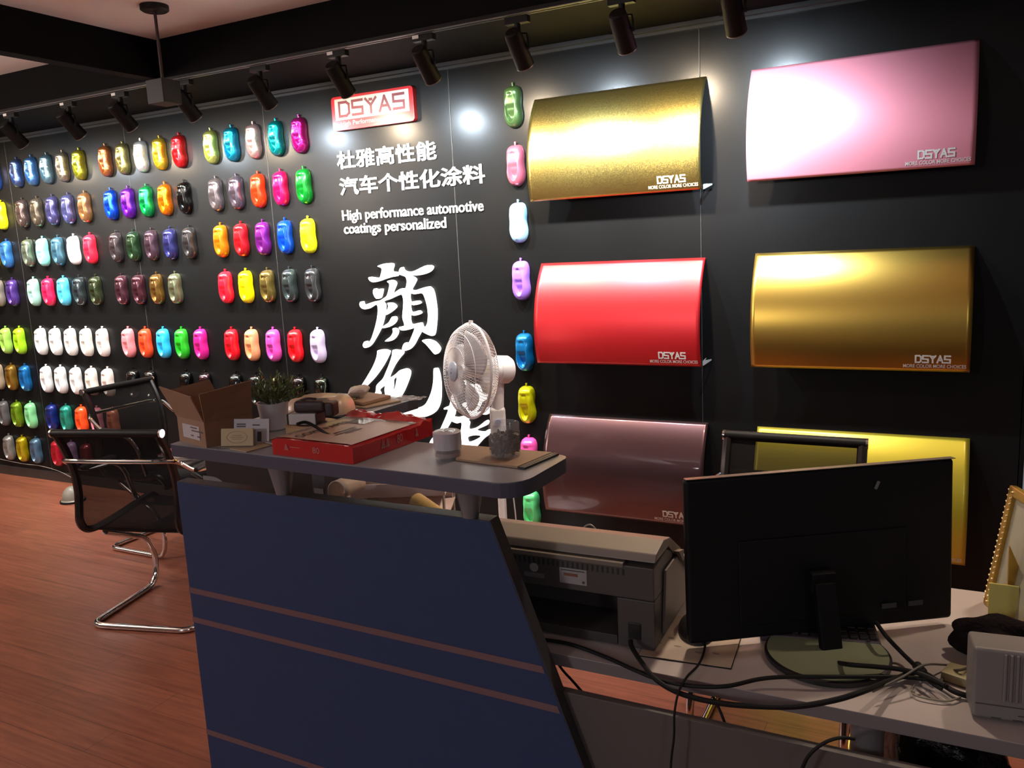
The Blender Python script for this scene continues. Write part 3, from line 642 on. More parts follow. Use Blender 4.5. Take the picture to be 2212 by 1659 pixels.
a = MB(); a.lathe([(0, 0), (.024, 0), (.027, .7), (0, .7)], 24); o = a.build('leg', mat('grey_leg', (.16, .15, .15), rough=.4, metal=.3), wtop); o.location = (-.085+1.0, -2.215+2.3, .024)
a = MB(); a.box((0, 0, .012), (.09, .09, .024), bev=.006); o = a.build('leg_foot', rubber, wtop); o.location = (-.085+1.0, -2.215+2.3, 0)

# ---------------------------------------------------------------- chairs
mesh_m = bpy.data.materials.new('black_mesh_fabric'); mesh_m.use_nodes = True
nt = mesh_m.node_tree; b = nt.nodes['Principled BSDF']; b.inputs['Base Color'].default_value = (.006, .0055, .0055, 1); b.inputs['Roughness'].default_value = .8; b.inputs['Specular IOR Level'].default_value = .2
tr = nt.nodes.new('ShaderNodeBsdfTransparent'); tr.inputs[0].default_value = (.9, .88, .86, 1); ms = nt.nodes.new('ShaderNodeMixShader'); ms.inputs[0].default_value = .86
nt.links.new(tr.outputs[0], ms.inputs[1]); nt.links.new(b.outputs[0], ms.inputs[2]); nt.links.new(ms.outputs[0], nt.nodes['Material Output'].inputs[0])
frame_m = mat('dark_chair_frame', (.05, .047, .046), rough=.22, metal=.8)
def fillet(pts, r, k=5):
    out = [Vector(pts[0])]
    for i in range(1, len(pts)-1):
        p, a, c = Vector(pts[i]), Vector(pts[i-1]), Vector(pts[i+1])
        ra = min(r, (a-p).length*.49, (c-p).length*.49); s0 = p+(a-p).normalized()*ra; s1 = p+(c-p).normalized()*ra
        for j in range(k+1):
            t = j/k; out.append(s0*(1-t)**2+p*2*t*(1-t)+s1*t*t)
    out.append(Vector(pts[-1])); return out
PROF = [(-.05, .868), (-.012, .79), (.018, .69), (.026, .60), (.016, .52), (.012, .475), (.034, .436), (.09, .418), (.22, .424), (.38, .442), (.46, .446), (.50, .42), (.505, .39)]
PR = catmull([(0, y, z) for y, z in PROF], 4, closed=False)
def make_chair(label, loc, rz):
    t = thing('cantilever_chair', loc, label, 'chair', 'black mesh cantilever chairs', rz)
    W = .205
    def fn(u, v):
        i = v*(len(PR)-1); k = min(int(i), len(PR)-2); p = PR[k].lerp(PR[k+1], i-k)
        return Vector(((u-.5)*2*(W-.004), p.y + .012*math.sin(math.pi*u)*(1 if p.z < .6 else -.3), p.z - .012*math.sin(math.pi*u)*(p.z < .5)))
    a = MB(); a.grid(fn, 8, 44); a.build('mesh_sling', mesh_m, t, smooth=80)
    for s in (-1, 1):
        a = MB(); a.tube([Vector((s*(W+.004), p.y, p.z)) for p in PR], .0155, 8); a.build('side_frame', frame_m, t)
    a = MB(); a.tube([(-W-.014, -.05, .872), (W+.014, -.05, .872)], .0165, 14); tr_ = a.build('top_rail', matt_black, t)
    for s in (-1, 1):
        a = MB(); a.tube([(s*(W+.014), -.05, .872), (s*(W+.021), -.05, .872)], .0175, 14); a.build('end_cap', chrome, tr_)
    a = MB()
    pts = [(.212, .37, .436), (.232, .345, .60), (.236, .29, .655), (.240, .10, .672), (.236, .00, .745), (.185, -.035, .752), (0, -.040, .752),
           (-.185, -.035, .752), (-.236, .00, .745), (-.240, .10, .672), (-.236, .29, .655), (-.232, .345, .60), (-.212, .37, .436)]
    a.tube(fillet(pts, .05), .0095, 10); a.build('arm_tube', chrome, t)
    for s in (-1, 1):
        a = MB(); a.box((s*.238, .19, .681), (.04, .20, .018), bev=.008, seg=3); a.build('arm_pad', black_plastic, t)
    a = MB()
    for y in (.13, .40): a.tube([(-W, y, .398+(y-.13)*.09), (W, y, .398+(y-.13)*.09)], .009, 8)
    a.box((0, .265, .402), (.05, .30, .012), bev=.002)
    a.build('seat_bar', frame_m, t)
    a = MB()
    L = []
    for s in (1, -1):
        side = [(s*.19, .12, .388), (s*.215, .40, .255), (s*.215, .455, .14), (s*.215, .425, .0135), (s*.215, .0, .0135)]
        L += side if s == 1 else side[::-1]
    a.tube(fillet(L, .06, 7), .0125, 12); a.build('base_tube', chrome, t)
    return t
make_chair('black mesh chrome chair at the left end of the navy desk, back to us', (-2.965, -1.452, 0), R(15)).scale = (1.13, 1.04, 1.0)
make_chair('black mesh chrome chair farther left, turned side-on before the wall', (-3.985, -.615, 0), R(-90))
make_chair('black mesh chair behind the monitor, facing the desk', (-.41, -.93, 0), R(180))

# low black table between the chairs, with magazines
lt = thing('low_table', (-3.13, -.655, 0), 'low black glossy table between the two left chairs', 'table')
a = MB(); a.box((0, 0, .548), (.62, .50, .024), bev=.004); a.build('tabletop', mat('gloss_black', (.008, .008, .008), rough=.08, coat=.6), lt)
a = MB(); a.lathe([(0, 0), (.17, 0), (.17, .012), (.03, .03), (.026, .51), (.06, .536), (0, .536)], 24); a.build('pedestal', matt_black, lt)
mg = [('red glossy magazine on top of the low table pile', (.50, .02, .035), .19, .26, .012, 20), ('magenta magazine second in the low table pile', (.48, .03, .13), .20, .27, .010, 8), ('white and red magazine third in the low table pile', (.55, .40, .38), .21, .28, .012, 28), ('dark grey magazine at the bottom of the low table pile', (.05, .05, .05), .21, .28, .014, -4)]
z = .5605
mp0 = on_z(392, 985, .53)
for lab, c, w_, h_, th, rot in mg[::-1]:
    t = thing('magazine', (-3.315, -.775, z), lab, 'magazine', 'magazines on the low table', R(rot))
    a = MB(); a.box((0, 0, th/2), (w_, h_, th), bev=.0008); a.build('pages', mat('paper_white', (.70, .66, .62), rough=.6), t)
    a = MB(); a.box((0, 0, th+.0006), (w_+.002, h_+.002, .0012)); a.build('cover', mat('cover_%d' % int(c[0]*1000), c, rough=.2, coat=.5), t)
    a = MB(); a.box((w_*.1, h_*.22, th+.0016), (w_*.55, h_*.16, .0006)); a.box((-w_*.1, -h_*.2, th+.0016), (w_*.4, h_*.25, .0006)); a.build('cover_print', white_print, t)
    z += th+.0025
# dome on the floor and cable along the wall
fs_ = on_z(158, 1083, 0)
d = thing('floor_dome', (fs_.x, fs_.y, 0), 'small grey dome standing on the floor near the wall, left of the chair', 'floor stop')
a = MB(); a.lathe([(0, 0), (.072, 0), (.072, .012), (.064, .02)] + [(.064*math.cos(R(k*10)), .02+.085*math.sin(R(k*10))) for k in range(1, 9)] + [(0, .105)], 24); a.build('dome', mat('dome_grey', (.19, .18, .15), rough=.4), d)
a = MB(); a.lathe([(0, -.001), (.078, -.001), (.078, .012), (0, .012)], 24); o = a.build('base_ring', rubber, d); o.location = (0, 0, .001)
a = MB(); a.tube(catmull([tuple(on_y(x, y, -.018)) for x, y in ((-30, 985), (45, 1001), (85, 1006), (125, 1017), (155, 1032), (176, 1046))], 5, closed=False), .002, 6)
tag(a.build('wall_cable', mat('grey_cable', (.35, .34, .33), rough=.5), None), 'thin grey cable drooping along the foot of the black wall', 'cable')

# ---------------------------------------------------------------- floor fan
fan = thing('pedestal_fan', (-1.822, -.55, 0), 'white pedestal fan standing between the desk and the black wall', 'fan')
FC = Vector((.015, .0, 1.005))
axis = Vector((-.56, -.82, .08)).normalized()
q = Vector((0, 0, 1)).rotation_difference(axis).to_matrix()
# keep the grille upright: local y as near vertical as possible
zx = axis; xx = Vector((0, 0, 1)).cross(zx).normalized(); yy = zx.cross(xx)
q = Matrix((xx, yy, zx)).transposed()
def FM(p): return FC + q @ Vector(p)
RF = .205
fan_wire = mat('fan_grille_white', (.66, .62, .61), rough=.4)
def cage(sgn, hub, name):
    a = MB(); n = 84
    for k in range(n):
        t = 2*math.pi*k/n; c, s = math.cos(t), math.sin(t)
        pr = [(hub, .078), (.10, .072), (.15, .060), (.185, .040), (.200, .018), (.2045, .002)]
        tw = .22 if sgn > 0 else 0
        a.tube([FM((r*math.cos(t+tw*(RF-r)/RF), r*math.sin(t+tw*(RF-r)/RF), sgn*z)) for r, z in pr], .00135, 4, caps=False)
    for r, z in ((.105, .071), (.165, .0535)):
        a.tube([FM((r*math.cos(2*math.pi*k/40), r*math.sin(2*math.pi*k/40), sgn*z)) for k in range(40)], .0016, 5, closed=True)
    return a.build(name, fan_wire, fan, smooth=60)
cage(1, .044, 'front_grille'); cage(-1, .055, 'rear_grille')
a = MB(); a.tube([FM((RF*math.cos(2*math.pi*k/64), RF*math.sin(2*math.pi*k/64), 0)) for k in range(64)], .0062, 8, closed=True)
ri = a.build('rim_band', mat('fan_rim', (.60, .57, .57), rough=.3), fan)
a = MB(); a.tube([FM((0, RF+.001, 0)), FM((0, RF+.014, 0))], .010, 12); a.build('rim_clip', white_plastic, ri)
Mf = Matrix.Translation(FC) @ q.to_4x4()
a = MB(); a.lathe([(0, .090), (.030, .089), (.042, .084), (.045, .076), (0, .074)], 32, Mf); hb = a.build('hub_badge', mat('badge_blue_grey', (.36, .39, .46), rough=.3), fan)
a = MB()
for pts in ([(-.004, -.012), (.006, -.004), (-.002, .0)], [(.0, .003), (.008, .014), (.002, .014)]): a.add([FM((x, y, .0908)) for x, y in pts], [(0, 1, 2)])
a.build('badge_mark', mat('badge_dark', (.05, .06, .12)), hb, smooth=0)
for k in range(3):
    t0 = 2*math.pi*k/3 + .5
    def bf(u, v):
        r = .03 + .145*v; span = .55 + .75*math.sin(math.pi*min(1, .25+v*.6)); t = t0 + (u-.5)*span*1.25 + .5*v
        return FM((r*math.cos(t), r*math.sin(t), .028*(u-.5)*(1.6-v*.5) + .012))
    a = MB(); a.grid(bf, 12, 10); a.build('blade', mat('fan_blade', (.55, .53, .54), rough=.3, alpha=None), fan, smooth=80, solid=.0025)
a = MB(); a.lathe([(0, .045), (.026, .045), (.03, .03), (.03, -.05), (0, -.05)], 24, Mf); a.build('blade_hub', white_plastic, fan)
a = MB(); a.lathe([(0, -.078), (.060, -.080), (.064, -.090), (.064, -.100), (.056, -.106), (.056, -.13), (.064, -.134), (.062, -.182), (.052, -.198), (0, -.202)], 32, Mf); a.build('motor_housing', white_plastic, fan)
ma = FM((0, 0, -.135))
a = MB(); a.tube([ma + Vector((0, 0, -.03)), (ma.x-.005, ma.y, .86), (ma.x-.012, ma.y, .80)], .03, 14, rr=[.028, .026, .03]); a.build('tilt_neck', white_plastic, fan)
a = MB(); a.box((ma.x-.012, ma.y, .745), (.070, .062, .16), rot=Matrix.Rotation(R(30), 3, 'Z'), bev=.014, seg=3); cb = a.build('control_box', white_plastic, fan)
d1 = Matrix.Rotation(R(30), 3, 'Z')
for s in (0, 1):
    a = MB(); c = Vector((ma.x-.012, ma.y, .765-.05*s)) + d1 @ Vector((0, -.034, 0)); a.tube([c, c + d1 @ Vector((0, -.012, 0))], .013, 12)
    a.build('speed_knob', mat('knob_blue_grey', (.30, .32, .40), rough=.4), cb)
a = MB(); a.tube([(ma.x-.012, ma.y, .68), (ma.x-.012, ma.y, .03)], .019, 14); a.build('pole', white_plastic, fan)
a = MB(); a.lathe([(0, 0), (.165, 0), (.17, .012), (.15, .024), (.05, .034), (.03, .05), (0, .05)], 36, Matrix.Translation((ma.x-.012, ma.y, 0))); a.build('foot', white_plastic, fan)
a = MB(); a.tube(catmull([(ma.x+.02, ma.y-.0, .70), (ma.x+.045, ma.y-.01, .50), (ma.x+.06, ma.y-.01, .30), (ma.x+.05, ma.y, .10), (ma.x+.16, ma.y+.1, .008), (ma.x+.3, ma.y+.3, .006)], 5, closed=False), .0032, 6); a.build('power_cord', mat('pale_cord', (.5, .48, .46), rough=.5), fan)

# ---------------------------------------------------------------- things on the raised shelf
card = mat('cardboard', (.23, .125, .070), rough=.75, noise=.12, nscale=25)
card_l = mat('cardboard_light', (.30, .185, .12), rough=.75, noise=.1, nscale=25)
c0 = on_z(447, 968, SZ); cl = on_z(388, 952, SZ)
ey = (cl-c0).normalized(); rzb = math.atan2(ey.y, ey.x) - math.pi/2
bx = thing('cardboard_box', (c0.x, c0.y, SZ), 'small open brown cardboard box with raised flaps at the left end of the shelf', 'box', None, rzb)
BW, BD, BH = .118, .130, .060
a = MB()
for c, d in (((BW/2, .001, BH/2), (BW, .003, BH)), ((BW/2, BD-.001, BH/2), (BW, .003, BH)), ((.001, BD/2, BH/2), (.003, BD, BH)), ((BW-.001, BD/2, BH/2), (.003, BD, BH)), ((BW/2, BD/2, .002), (BW, BD, .003))):
    a.box(c, d)
a.build('box_walls', card, bx)
def flap(pts):
    a = MB(); P = [Vector(p) for p in pts]; n = (P[1]-P[0]).cross(P[3]-P[0]).normalized()*.0015
    a.add([p-n for p in P]+[p+n for p in P], [(3, 2, 1, 0), (4, 5, 6, 7), (0, 1, 5, 4), (1, 2, 6, 5), (2, 3, 7, 6), (3, 0, 4, 7)]); return a.build('flap', card, bx, smooth=0)
flap([(0.001, 0, BH), (BW, 0, BH), (BW+.002, -.006, BH+.076), (-.012, -.016, BH+.066)])
flap([(0, BD, BH), (0, 0, BH), (-.022, .004, BH+.060), (-.030, BD+.008, BH+.074)])
flap([(BW, BD, BH), (0, BD, BH), (.0, BD+.02, BH+.060), (BW-.02, BD+.02, BH+.070)])
a = MB(); a.box((-.0012, BD/2, .030), (.0008, BD*.62, .032)); lb = a.build('shipping_label', mat('label_grey', (.40, .36, .37), rough=.6), bx)
a = MB()
for k, (y, z, w_) in enumerate(((.050, .041, .03), (.036, .034, .05), (.030, .022, .012), (.060, .022, .012))): a.box((-.0018, y, z), (.0006, w_, .003))
a.build('label_print', dark_print, lb, smooth=0)

pc = on_z(582, 931, SZ)
pl = thing('potted_plant', (pc.x, pc.y+.02, SZ), 'small bushy green plant in a white pot beside the cardboard box', 'plant')
a = MB(); a.lathe([(0, 0), (.026, 0), (.030, .004), (.037, .064), (.039, .068), (.035, .068), (.031, .055), (0, .055)], 28); a.build('pot', mat('pot_white', (.52, .50, .53), rough=.4), pl)
a = MB(); a.lathe([(0, .054), (.0315, .056), (0, .060)], 16); a.build('soil', mat('soil', (.03, .02, .015), rough=.9), pl)
random.seed(3); a = MB(); st = MB()
for k in range(46):
    az = random.uniform(0, 2*math.pi); el = R(random.uniform(8, 88)); L = random.uniform(.046, .074)
    base = Vector((.012*math.cos(az), .012*math.sin(az), .064)); d = Vector((math.cos(az)*math.cos(el), math.sin(az)*math.cos(el), math.sin(el)*1.1))
    st.tube([base, base+d*L], .0009, 4, caps=False)
    for j in range(11):
        p = base + d*L*(.25+.75*j/10)
        v = (d + Vector((random.uniform(-1, 1), random.uniform(-1, 1), random.uniform(-.6, 1)))*.9).normalized(); s_ = v.cross(Vector((random.random(), random.random(), random.random()))).normalized()*.0032
        ln = random.uniform(.010, .017); a.add([p-s_*.4, p+v*ln*.5-s_, p+v*ln, p+v*ln*.5+s_, p+s_*.4], [(0, 1, 2, 3, 4)])
a.build('foliage', mat('leaf_green', (.10, .13, .035), rough=.5, noise=.45, nscale=60), pl, smooth=0); st.build('stems', mat('stem_green', (.07, .08, .03), rough=.6), pl)

def upright(name, px0, px1, hgt, label, cat, m_, lean=.15, dy=0.0):
    p0, p1 = on_z(px0[0], px0[1], SZ), on_z(px1[0], px1[1], SZ)
    d = (p1-p0); t = thing(name, (p0.x, p0.y+dy, SZ), label, cat, None, math.atan2(d.y, d.x))
    return t, d.length
t, wd = upright('business_card_stand', (477, 968), (546, 967), .04, 'tan business cards in a clear stand in front of the cardboard box', 'card holder', None)
a = MB(); a.box((wd/2, .012, .020), (wd+.006, .002, .036), rot=Matrix.Rotation(R(-12), 3, 'X')); a.box((wd/2, .002, .0015), (wd+.006, .03, .003)); a.build('acrylic_holder', mat('dim_acrylic', (.25, .25, .26), rough=.15, alpha=.5), t)
a = MB(); a.box((wd/2, .0085, .0225), (wd, .004, .039), rot=Matrix.Rotation(R(-12), 3, 'X')); cd_ = a.build('cards', mat('tan_card', (.43, .32, .17), rough=.6), t)
rot = Matrix.Rotation(R(-12), 3, 'X')
a = MB()
el = [(Vector((wd*.5+.024*math.cos(2*math.pi*k/32), 0, .013*math.sin(2*math.pi*k/32)))) for k in range(32)]
a.tube([Vector((0, .0085, .0225)) + rot @ (e - Vector((0, .0023, 0))) for e in el], .0005, 4, closed=True)
for zz, w_ in ((.004, .022), (0, .030), (-.004, .024)): a.box(Vector((wd*.5, .0085, .0225)) + rot @ Vector((0, -.0022, zz)), (w_, .0004, .0012), rot=rot)
a.build('oval_print', mat('tan_print', (.20, .14, .07), rough=.6), cd_, smooth=0)
t, wd = upright('white_card', (496, 962), (572, 962), .05, 'white printed card standing behind the tan business cards', 'card', None, dy=.012)
a = MB(); a.box((wd/2, .008, .028), (wd, .0015, .056), rot=rot); cb_ = a.build('card_sheet', mat('white_card_paper', (.42, .39, .40), rough=.6), t)
a = MB()
for xx, zz, w_ in ((-.025, .016, .022), (-.025, .011, .022), (.012, .014, .018), (-.02, .005, .012)): a.box(Vector((wd/2, .008, .028)) + rot @ Vector((xx, -.0012, zz)), (w_, .0004, .0032), rot=rot)
a.box(Vector((wd/2, .008, .028)) + rot @ Vector((.020, -.0012, -.012)), (.010, .0004, .022), rot=rot)
a.build('card_print', dark_print, cb_, smooth=0)
# leaflet lying in front of the plant
def sheet(name, pix, z, th, m_, label, cat, prints=None, group=None):
    P = [on_z(x, y, z) for x, y in pix]; c = sum(P, Vector())/len(P)
    t = thing(name, (c.x, c.y, z), label, cat, group)
    a = MB(); a.prism([(p.x-c.x, p.y-c.y) for p in P], 'z', .0006, th); o = a.build('paper', m_, t)
    return t, o, c, P
sheet('tan_leaflet', [(472, 966), (532, 978), (592, 962), (560, 952)], SZ, .0025, mat('tan_paper', (.33, .25, .16), rough=.7), 'tan paper leaflet lying under the business card stand', 'leaflet')
tl, o, c, P = sheet('printed_leaflet', [(568, 956), (594, 962), (612, 952), (600, 944)], SZ+.003, .0025, mat('leaflet_white', (.40, .37, .36), rough=.6), 'white printed leaflet lying left of the red paper pack', 'leaflet')
a = MB()
for k in range(4):
    q0 = P[0].lerp(P[1], .2+.18*k)-c; q1 = P[3].lerp(P[2], .2+.18*k)-c; a.tube([(q0.x*.9, q0.y*.9, .0028), (q1.x*.9, q1.y*.9, .0028)], .0008, 4)
a.build('text_lines', dark_print, tl, smooth=0)

# masking tape with a white box and a dark camera-like case on it
tc_ = on_z(646, 955, SZ); tc_.y += .046
tp = thing('tape_roll', (tc_.x, tc_.y, SZ), 'wide roll of tan masking tape lying flat behind the red paper pack', 'tape')
a = MB(); a.lathe([(.038, 0), (.058, 0), (.058, .034), (.038, .034), (.038, 0)], 40); a.build('tape_winding', mat('masking_tape', (.42, .27, .13), rough=.5), tp)
a = MB(); a.lathe([(.0355, 0), (.038, 0), (.038, .034), (.0355, .034), (.0355, 0)], 40); a.build('core', card_l, tp)
wb = thing('small_white_box', (tc_.x-.012, tc_.y-.002, SZ+.0345), 'small white box with black ends lying on the tape roll', 'box', None, R(18))
a = MB(); a.box((0, 0, .013), (.066, .05, .026), bev=.003); a.build('carton', mat('carton_white', (.46, .42, .40), rough=.5), wb)
for s in (-1, 1):
    a = MB(); a.box((s*.0345, 0, .013), (.004, .05, .025), bev=.0015); a.build('black_end', black_plastic, wb)
cs = thing('dark_leather_case', (tc_.x+.004, tc_.y+.004, SZ+.061), 'dark brown leather case on top of the small white box', 'case', None, R(18))
a = MB(); a.box((0, 0, .014), (.074, .046, .028), bev=.008, seg=3); a.build('case_body', mat('dark_leather', (.030, .013, .014), rough=.5, bump=.1, bscale=200), cs)
a = MB(); a.box((.046, 0, .006), (.022, .040, .034), bev=.006, seg=3); a.build('case_side', mat('dark_leather', (.030, .013, .014)), cs)
a = MB(); a.tube(catmull([(-.02, -.01, .0285), (-.005, -.012, .0325), (.015, -.008, .030)], 4, closed=False), .003, 6); a.build('strap', mat('dark_leather', (.030, .013, .014)), cs)
a = MB(); s0 = [on_z(642, 916, SZ+.055), on_z(660, 912, SZ+.055), on_z(682, 922, SZ+.045), on_z(703, 936, SZ+.038), on_z(712, 940, SZ+.036)]
a.tube(catmull([tuple(p) for p in s0], 5, closed=False), .0035, 8)
tag(a.build('black_strap', rubber, None), 'thin black strap hanging off the tape roll towards the red pack', 'strap')

# pearl speed shape lying on the arm, and a black slab under it
sp = on_z(690, 897, SZ)
pr = thing('pearl_paint_sample', (sp.x+.005, sp.y, SZ+.009), 'large cream pearl car-shaped sample lying flat on the shelf arm', 'paint sample', None, R(18))
Ssm = MB(); Ssm.v = [(v[2]*.92+.087, v[0]*1.35, -(v[1]+.002)*.92) for v in SHAPE.v]; Ssm.f = [tuple(f) for f in SHAPE.f]; Ssm.mi = SHAPE.mi
Ssm.build('body', mat('cream_pearl', (.58, .43, .31), rough=.42, metal=.05, coat=.25, coat_rough=.2), pr, smooth=60)
a = MB(); a.box((.0, 0, -.0045), (.165, .09, .006), bev=.002); a.build('base_plate', black_plastic, pr)

# stack of tan packages, clear bag and crumpled tissue at the end of the arm
def quad_slab(name, pix, z, th, m_, label, cat, bev=.002, group=None):
    P = [on_z(x, y, z) for x, y in pix]; c = sum(P, Vector())/4
    t = thing(name, (c.x, c.y, z), label, cat, group)
    a = MB(); a.prism([(p.x-c.x, p.y-c.y) for p in P], 'z', .0005, th, bev=bev); a.build('slab', m_, t); return t, [p-c for p in P]
kraft = mat('kraft_tan', (.32, .19, .12), rough=.55, noise=.1)
quad_slab('kraft_envelope', [(700, 874), (790, 884), (868, 868), (790, 856)], SZ, .006, mat('kraft_light', (.42, .30, .20), rough=.45, coat=.3), 'light tan padded envelope at the bottom of the pile on the arm', 'envelope')
quad_slab('kraft_package', [(728, 868), (786, 877), (845, 861), (790, 853)], SZ+.0065, .010, kraft, 'thicker brown paper package on top of the tan envelope', 'package')
qb, P = quad_slab('clear_bag', [(700, 866), (742, 874), (770, 862), (735, 853)], SZ+.017, .004, mat('olive_film', (.30, .27, .06), rough=.12, coat=.8, alpha=.75), 'shiny yellowish clear plastic bag left of the crumpled tissue', 'bag')
ts = on_z(770, 858, SZ+.017)
t = thing('crumpled_tissue', (ts.x, ts.y+.01, SZ+.0175), 'crumpled white tissue lying on the brown package', 'tissue')
b = bmesh.new(); bmesh.ops.create_icosphere(b, subdivisions=3, radius=1); random.seed(12)
ws = [(Vector((random.uniform(-1, 1), random.uniform(-1, 1), random.uniform(-1, 1))).normalized(), random.uniform(.5, 1.0)) for _ in range(22)]
for v in b.verts:
    d = v.co.normalized(); r = min(w_[1]/max(.25, d.dot(w_[0])) if d.dot(w_[0]) > .2 else 3 for w_ in ws); r = min(r, 1.15)
    v.co = Vector((d.x*r*.046, d.y*r*.032, max(0, (d.z*r+.85)*.021)))
a = MB(); a.bm(b); a.build('tissue_paper', mat('tissue_white', (.62, .55, .48), rough=.8), t, smooth=20)
tpz = on_z(885, 862, SZ)
t = thing('clear_film', (tpz.x, tpz.y, SZ), 'crinkled clear film stuck on the end corner of the shelf arm', 'film')
random.seed(5); H = [[random.uniform(0, .006) for _ in range(9)] for _ in range(6)]
a = MB(); a.grid(lambda u, v: Vector(((u-.5)*.085, (v-.5)*.05, .001+H[int(round(v*5))][int(round(u*8))])), 8, 5); a.build('film_sheet', mat('film', (.45, .44, .46), rough=.12, alpha=.55, coat=.5), t, smooth=0)

# red pack of copy paper
A_, B_, C_ = on_z(590, 982, SZ), on_z(764, 1004, SZ), on_z(930, 944, SZ)
e1 = (B_-A_); e2 = (C_-B_); e2 = e2 - e1*(e2.dot(e1)/e1.length_squared)*.75
rp_ = thing('paper_pack', (A_.x, A_.y, SZ), 'red and white opened pack of copy paper lying on the grey shelf', 'paper pack')
e2b = e2.normalized()*min(e2.length, .33); TH = .037
def pp_(u, v, h): return Vector((e1.x*u+e2b.x*v, e1.y*u+e2b.y*v, h))
red_w = mat('red_wrapper', (.40, .016, .018), rough=.22, coat=.6, coat_rough=.1, bump=.12, bscale=40)
a = MB()
NU, NV = 20, 30; random.seed(8)
wr = [[random.uniform(-1, 1) for _ in range(NV+1)] for _ in range(NU+1)]
def top(u, v):
    i, j = int(round(u*NU)), int(round(v*NV)); e = min(u, 1-u)
    ht = TH*(1-.12*max(0, 1-e/.08)**2) * (1 + (.38*math.sin(math.pi*(v-.84)/.19)*(.65+.35*math.sin(11*u+1)) if v > .84 else 0)) + .0012*wr[i][j] + (.004*wr[j % 20][i] if v > .84 else 0)
    return pp_(u, v*1.06, max(.004, ht))
a.grid(lambda u, v: top(v, u) if 0 else top(u, v), NU, NV)
n1_ = NU+1
bd = [i for i in range(n1_)] + [j*n1_+NU for j in range(1, NV+1)] + [NV*n1_+i for i in range(NU-1, -1, -1)] + [j*n1_ for j in range(NV-1, 0, -1)]
bs = len(a.v)
for i in bd: x, y, z_ = a.v[i]; a.v.append((x, y, .0006))
for k in range(len(bd)):
    k2 = (k+1) % len(bd); a.f.append((bd[k], bs+k, bs+k2, bd[k2])); a.mi.append(0)
a.f.append(tuple(range(bs, bs+len(bd)))); a.mi.append(0)
wrp = a.build('wrapper', red_w, rp_, smooth=40)
def ptop(u, v, d=.0009):
    def zt(u): return TH*(1-.12*max(0, 1-min(u, 1-u)/.08)**2)
    p = pp_(u, v*1.06, 0); p.z = zt(u)+.0016+d; return p
a = MB(); a.grid(lambda u, v: ptop(.045+.91*u, .035+.80*v, 0), 16, 16); a.build('cream_panel', mat('cream_print', (.40, .26, .19), rough=.42, coat=.25, coat_rough=.25), rp_, smooth=40)
a = MB(); dk = mat('brown_print', (.045, .02, .018), rough=.45, coat=.3)
vs, fs = text_mesh('COPY PAPER', bold=.012); vs = fit(vs, .62, .085)
a.add([ptop(.26-v.y if 0 else .17+v.y*1.2, .10+v.x) if 0 else ptop(.30-v.y*1.15, .06+v.x) for v in vs], fs)
for lu, l0, l1 in ((.50, .26, .52), (.56, .22, .48), (.60, .30, .50)): a.add([ptop(lu-.012, l0), ptop(lu+.012, l0), ptop(lu+.012, l1), ptop(lu-.012, l1)], [(0, 1, 2, 3)])
a.add([ptop(.26, .62), ptop(.26, .78), ptop(.50, .78), ptop(.50, .62)], [(3, 2, 1, 0)])
a.build('title_print', dk, rp_, smooth=0)
a = MB()
for r_ in range(3):
    for k in range(34):
        u = .06+k*.0265; v = .76+r_*.026; a.add([ptop(u, v, .0012), ptop(u+.018, v, .0012), ptop(u+.018, v+.016, .0012), ptop(u, v+.016, .0012)], [(0, 1, 2, 3)])
for r_ in range(2):
    for k in range(26):
        v = .12+k*.026; u = .055+r_*.03; a.add([ptop(u, v, .0012), ptop(u+.018, v, .0012), ptop(u+.018, v+.016, .0012), ptop(u, v+.016, .0012)], [(0, 1, 2, 3)])
a.build('dot_print', dk, rp_, smooth=0)
a = MB(); nrm = Vector((e1.y, -e1.x, 0)).normalized()*.0012
pale = mat('pale_pink_print', (.40, .14, .13), rough=.4)
for body, u0, w_, h_ in (('80', .52, .085, .013), ('\u2206', .16, .055, .013)):
    vs, fs = text_mesh(body, bold=.005); vs = fit(vs, w_, h_)
    a.add([pp_(u0+v.x, 0, .014+v.y)+nrm for v in vs], fs)
a.add([pp_(.24, 0, .021)+nrm, pp_(.36, 0, .021)+nrm, pp_(.36, 0, .0225)+nrm, pp_(.24, 0, .0225)+nrm], [(0, 1, 2, 3)])
n2 = Vector((e2b.y, -e2b.x, 0)).normalized()*.0012
for body, v0, w_ in (('80', .55, .075), ('\u2206\u2206', .34, .11), ('\u2206', .80, .045)):
    vs, fs = text_mesh(body, bold=.005); vs = fit(vs, w_, .018)
    a.add([pp_(1, v0+v.x, .012+v.y)+n2 for v in vs], fs)
a.build('side_print', pale, rp_, smooth=0)

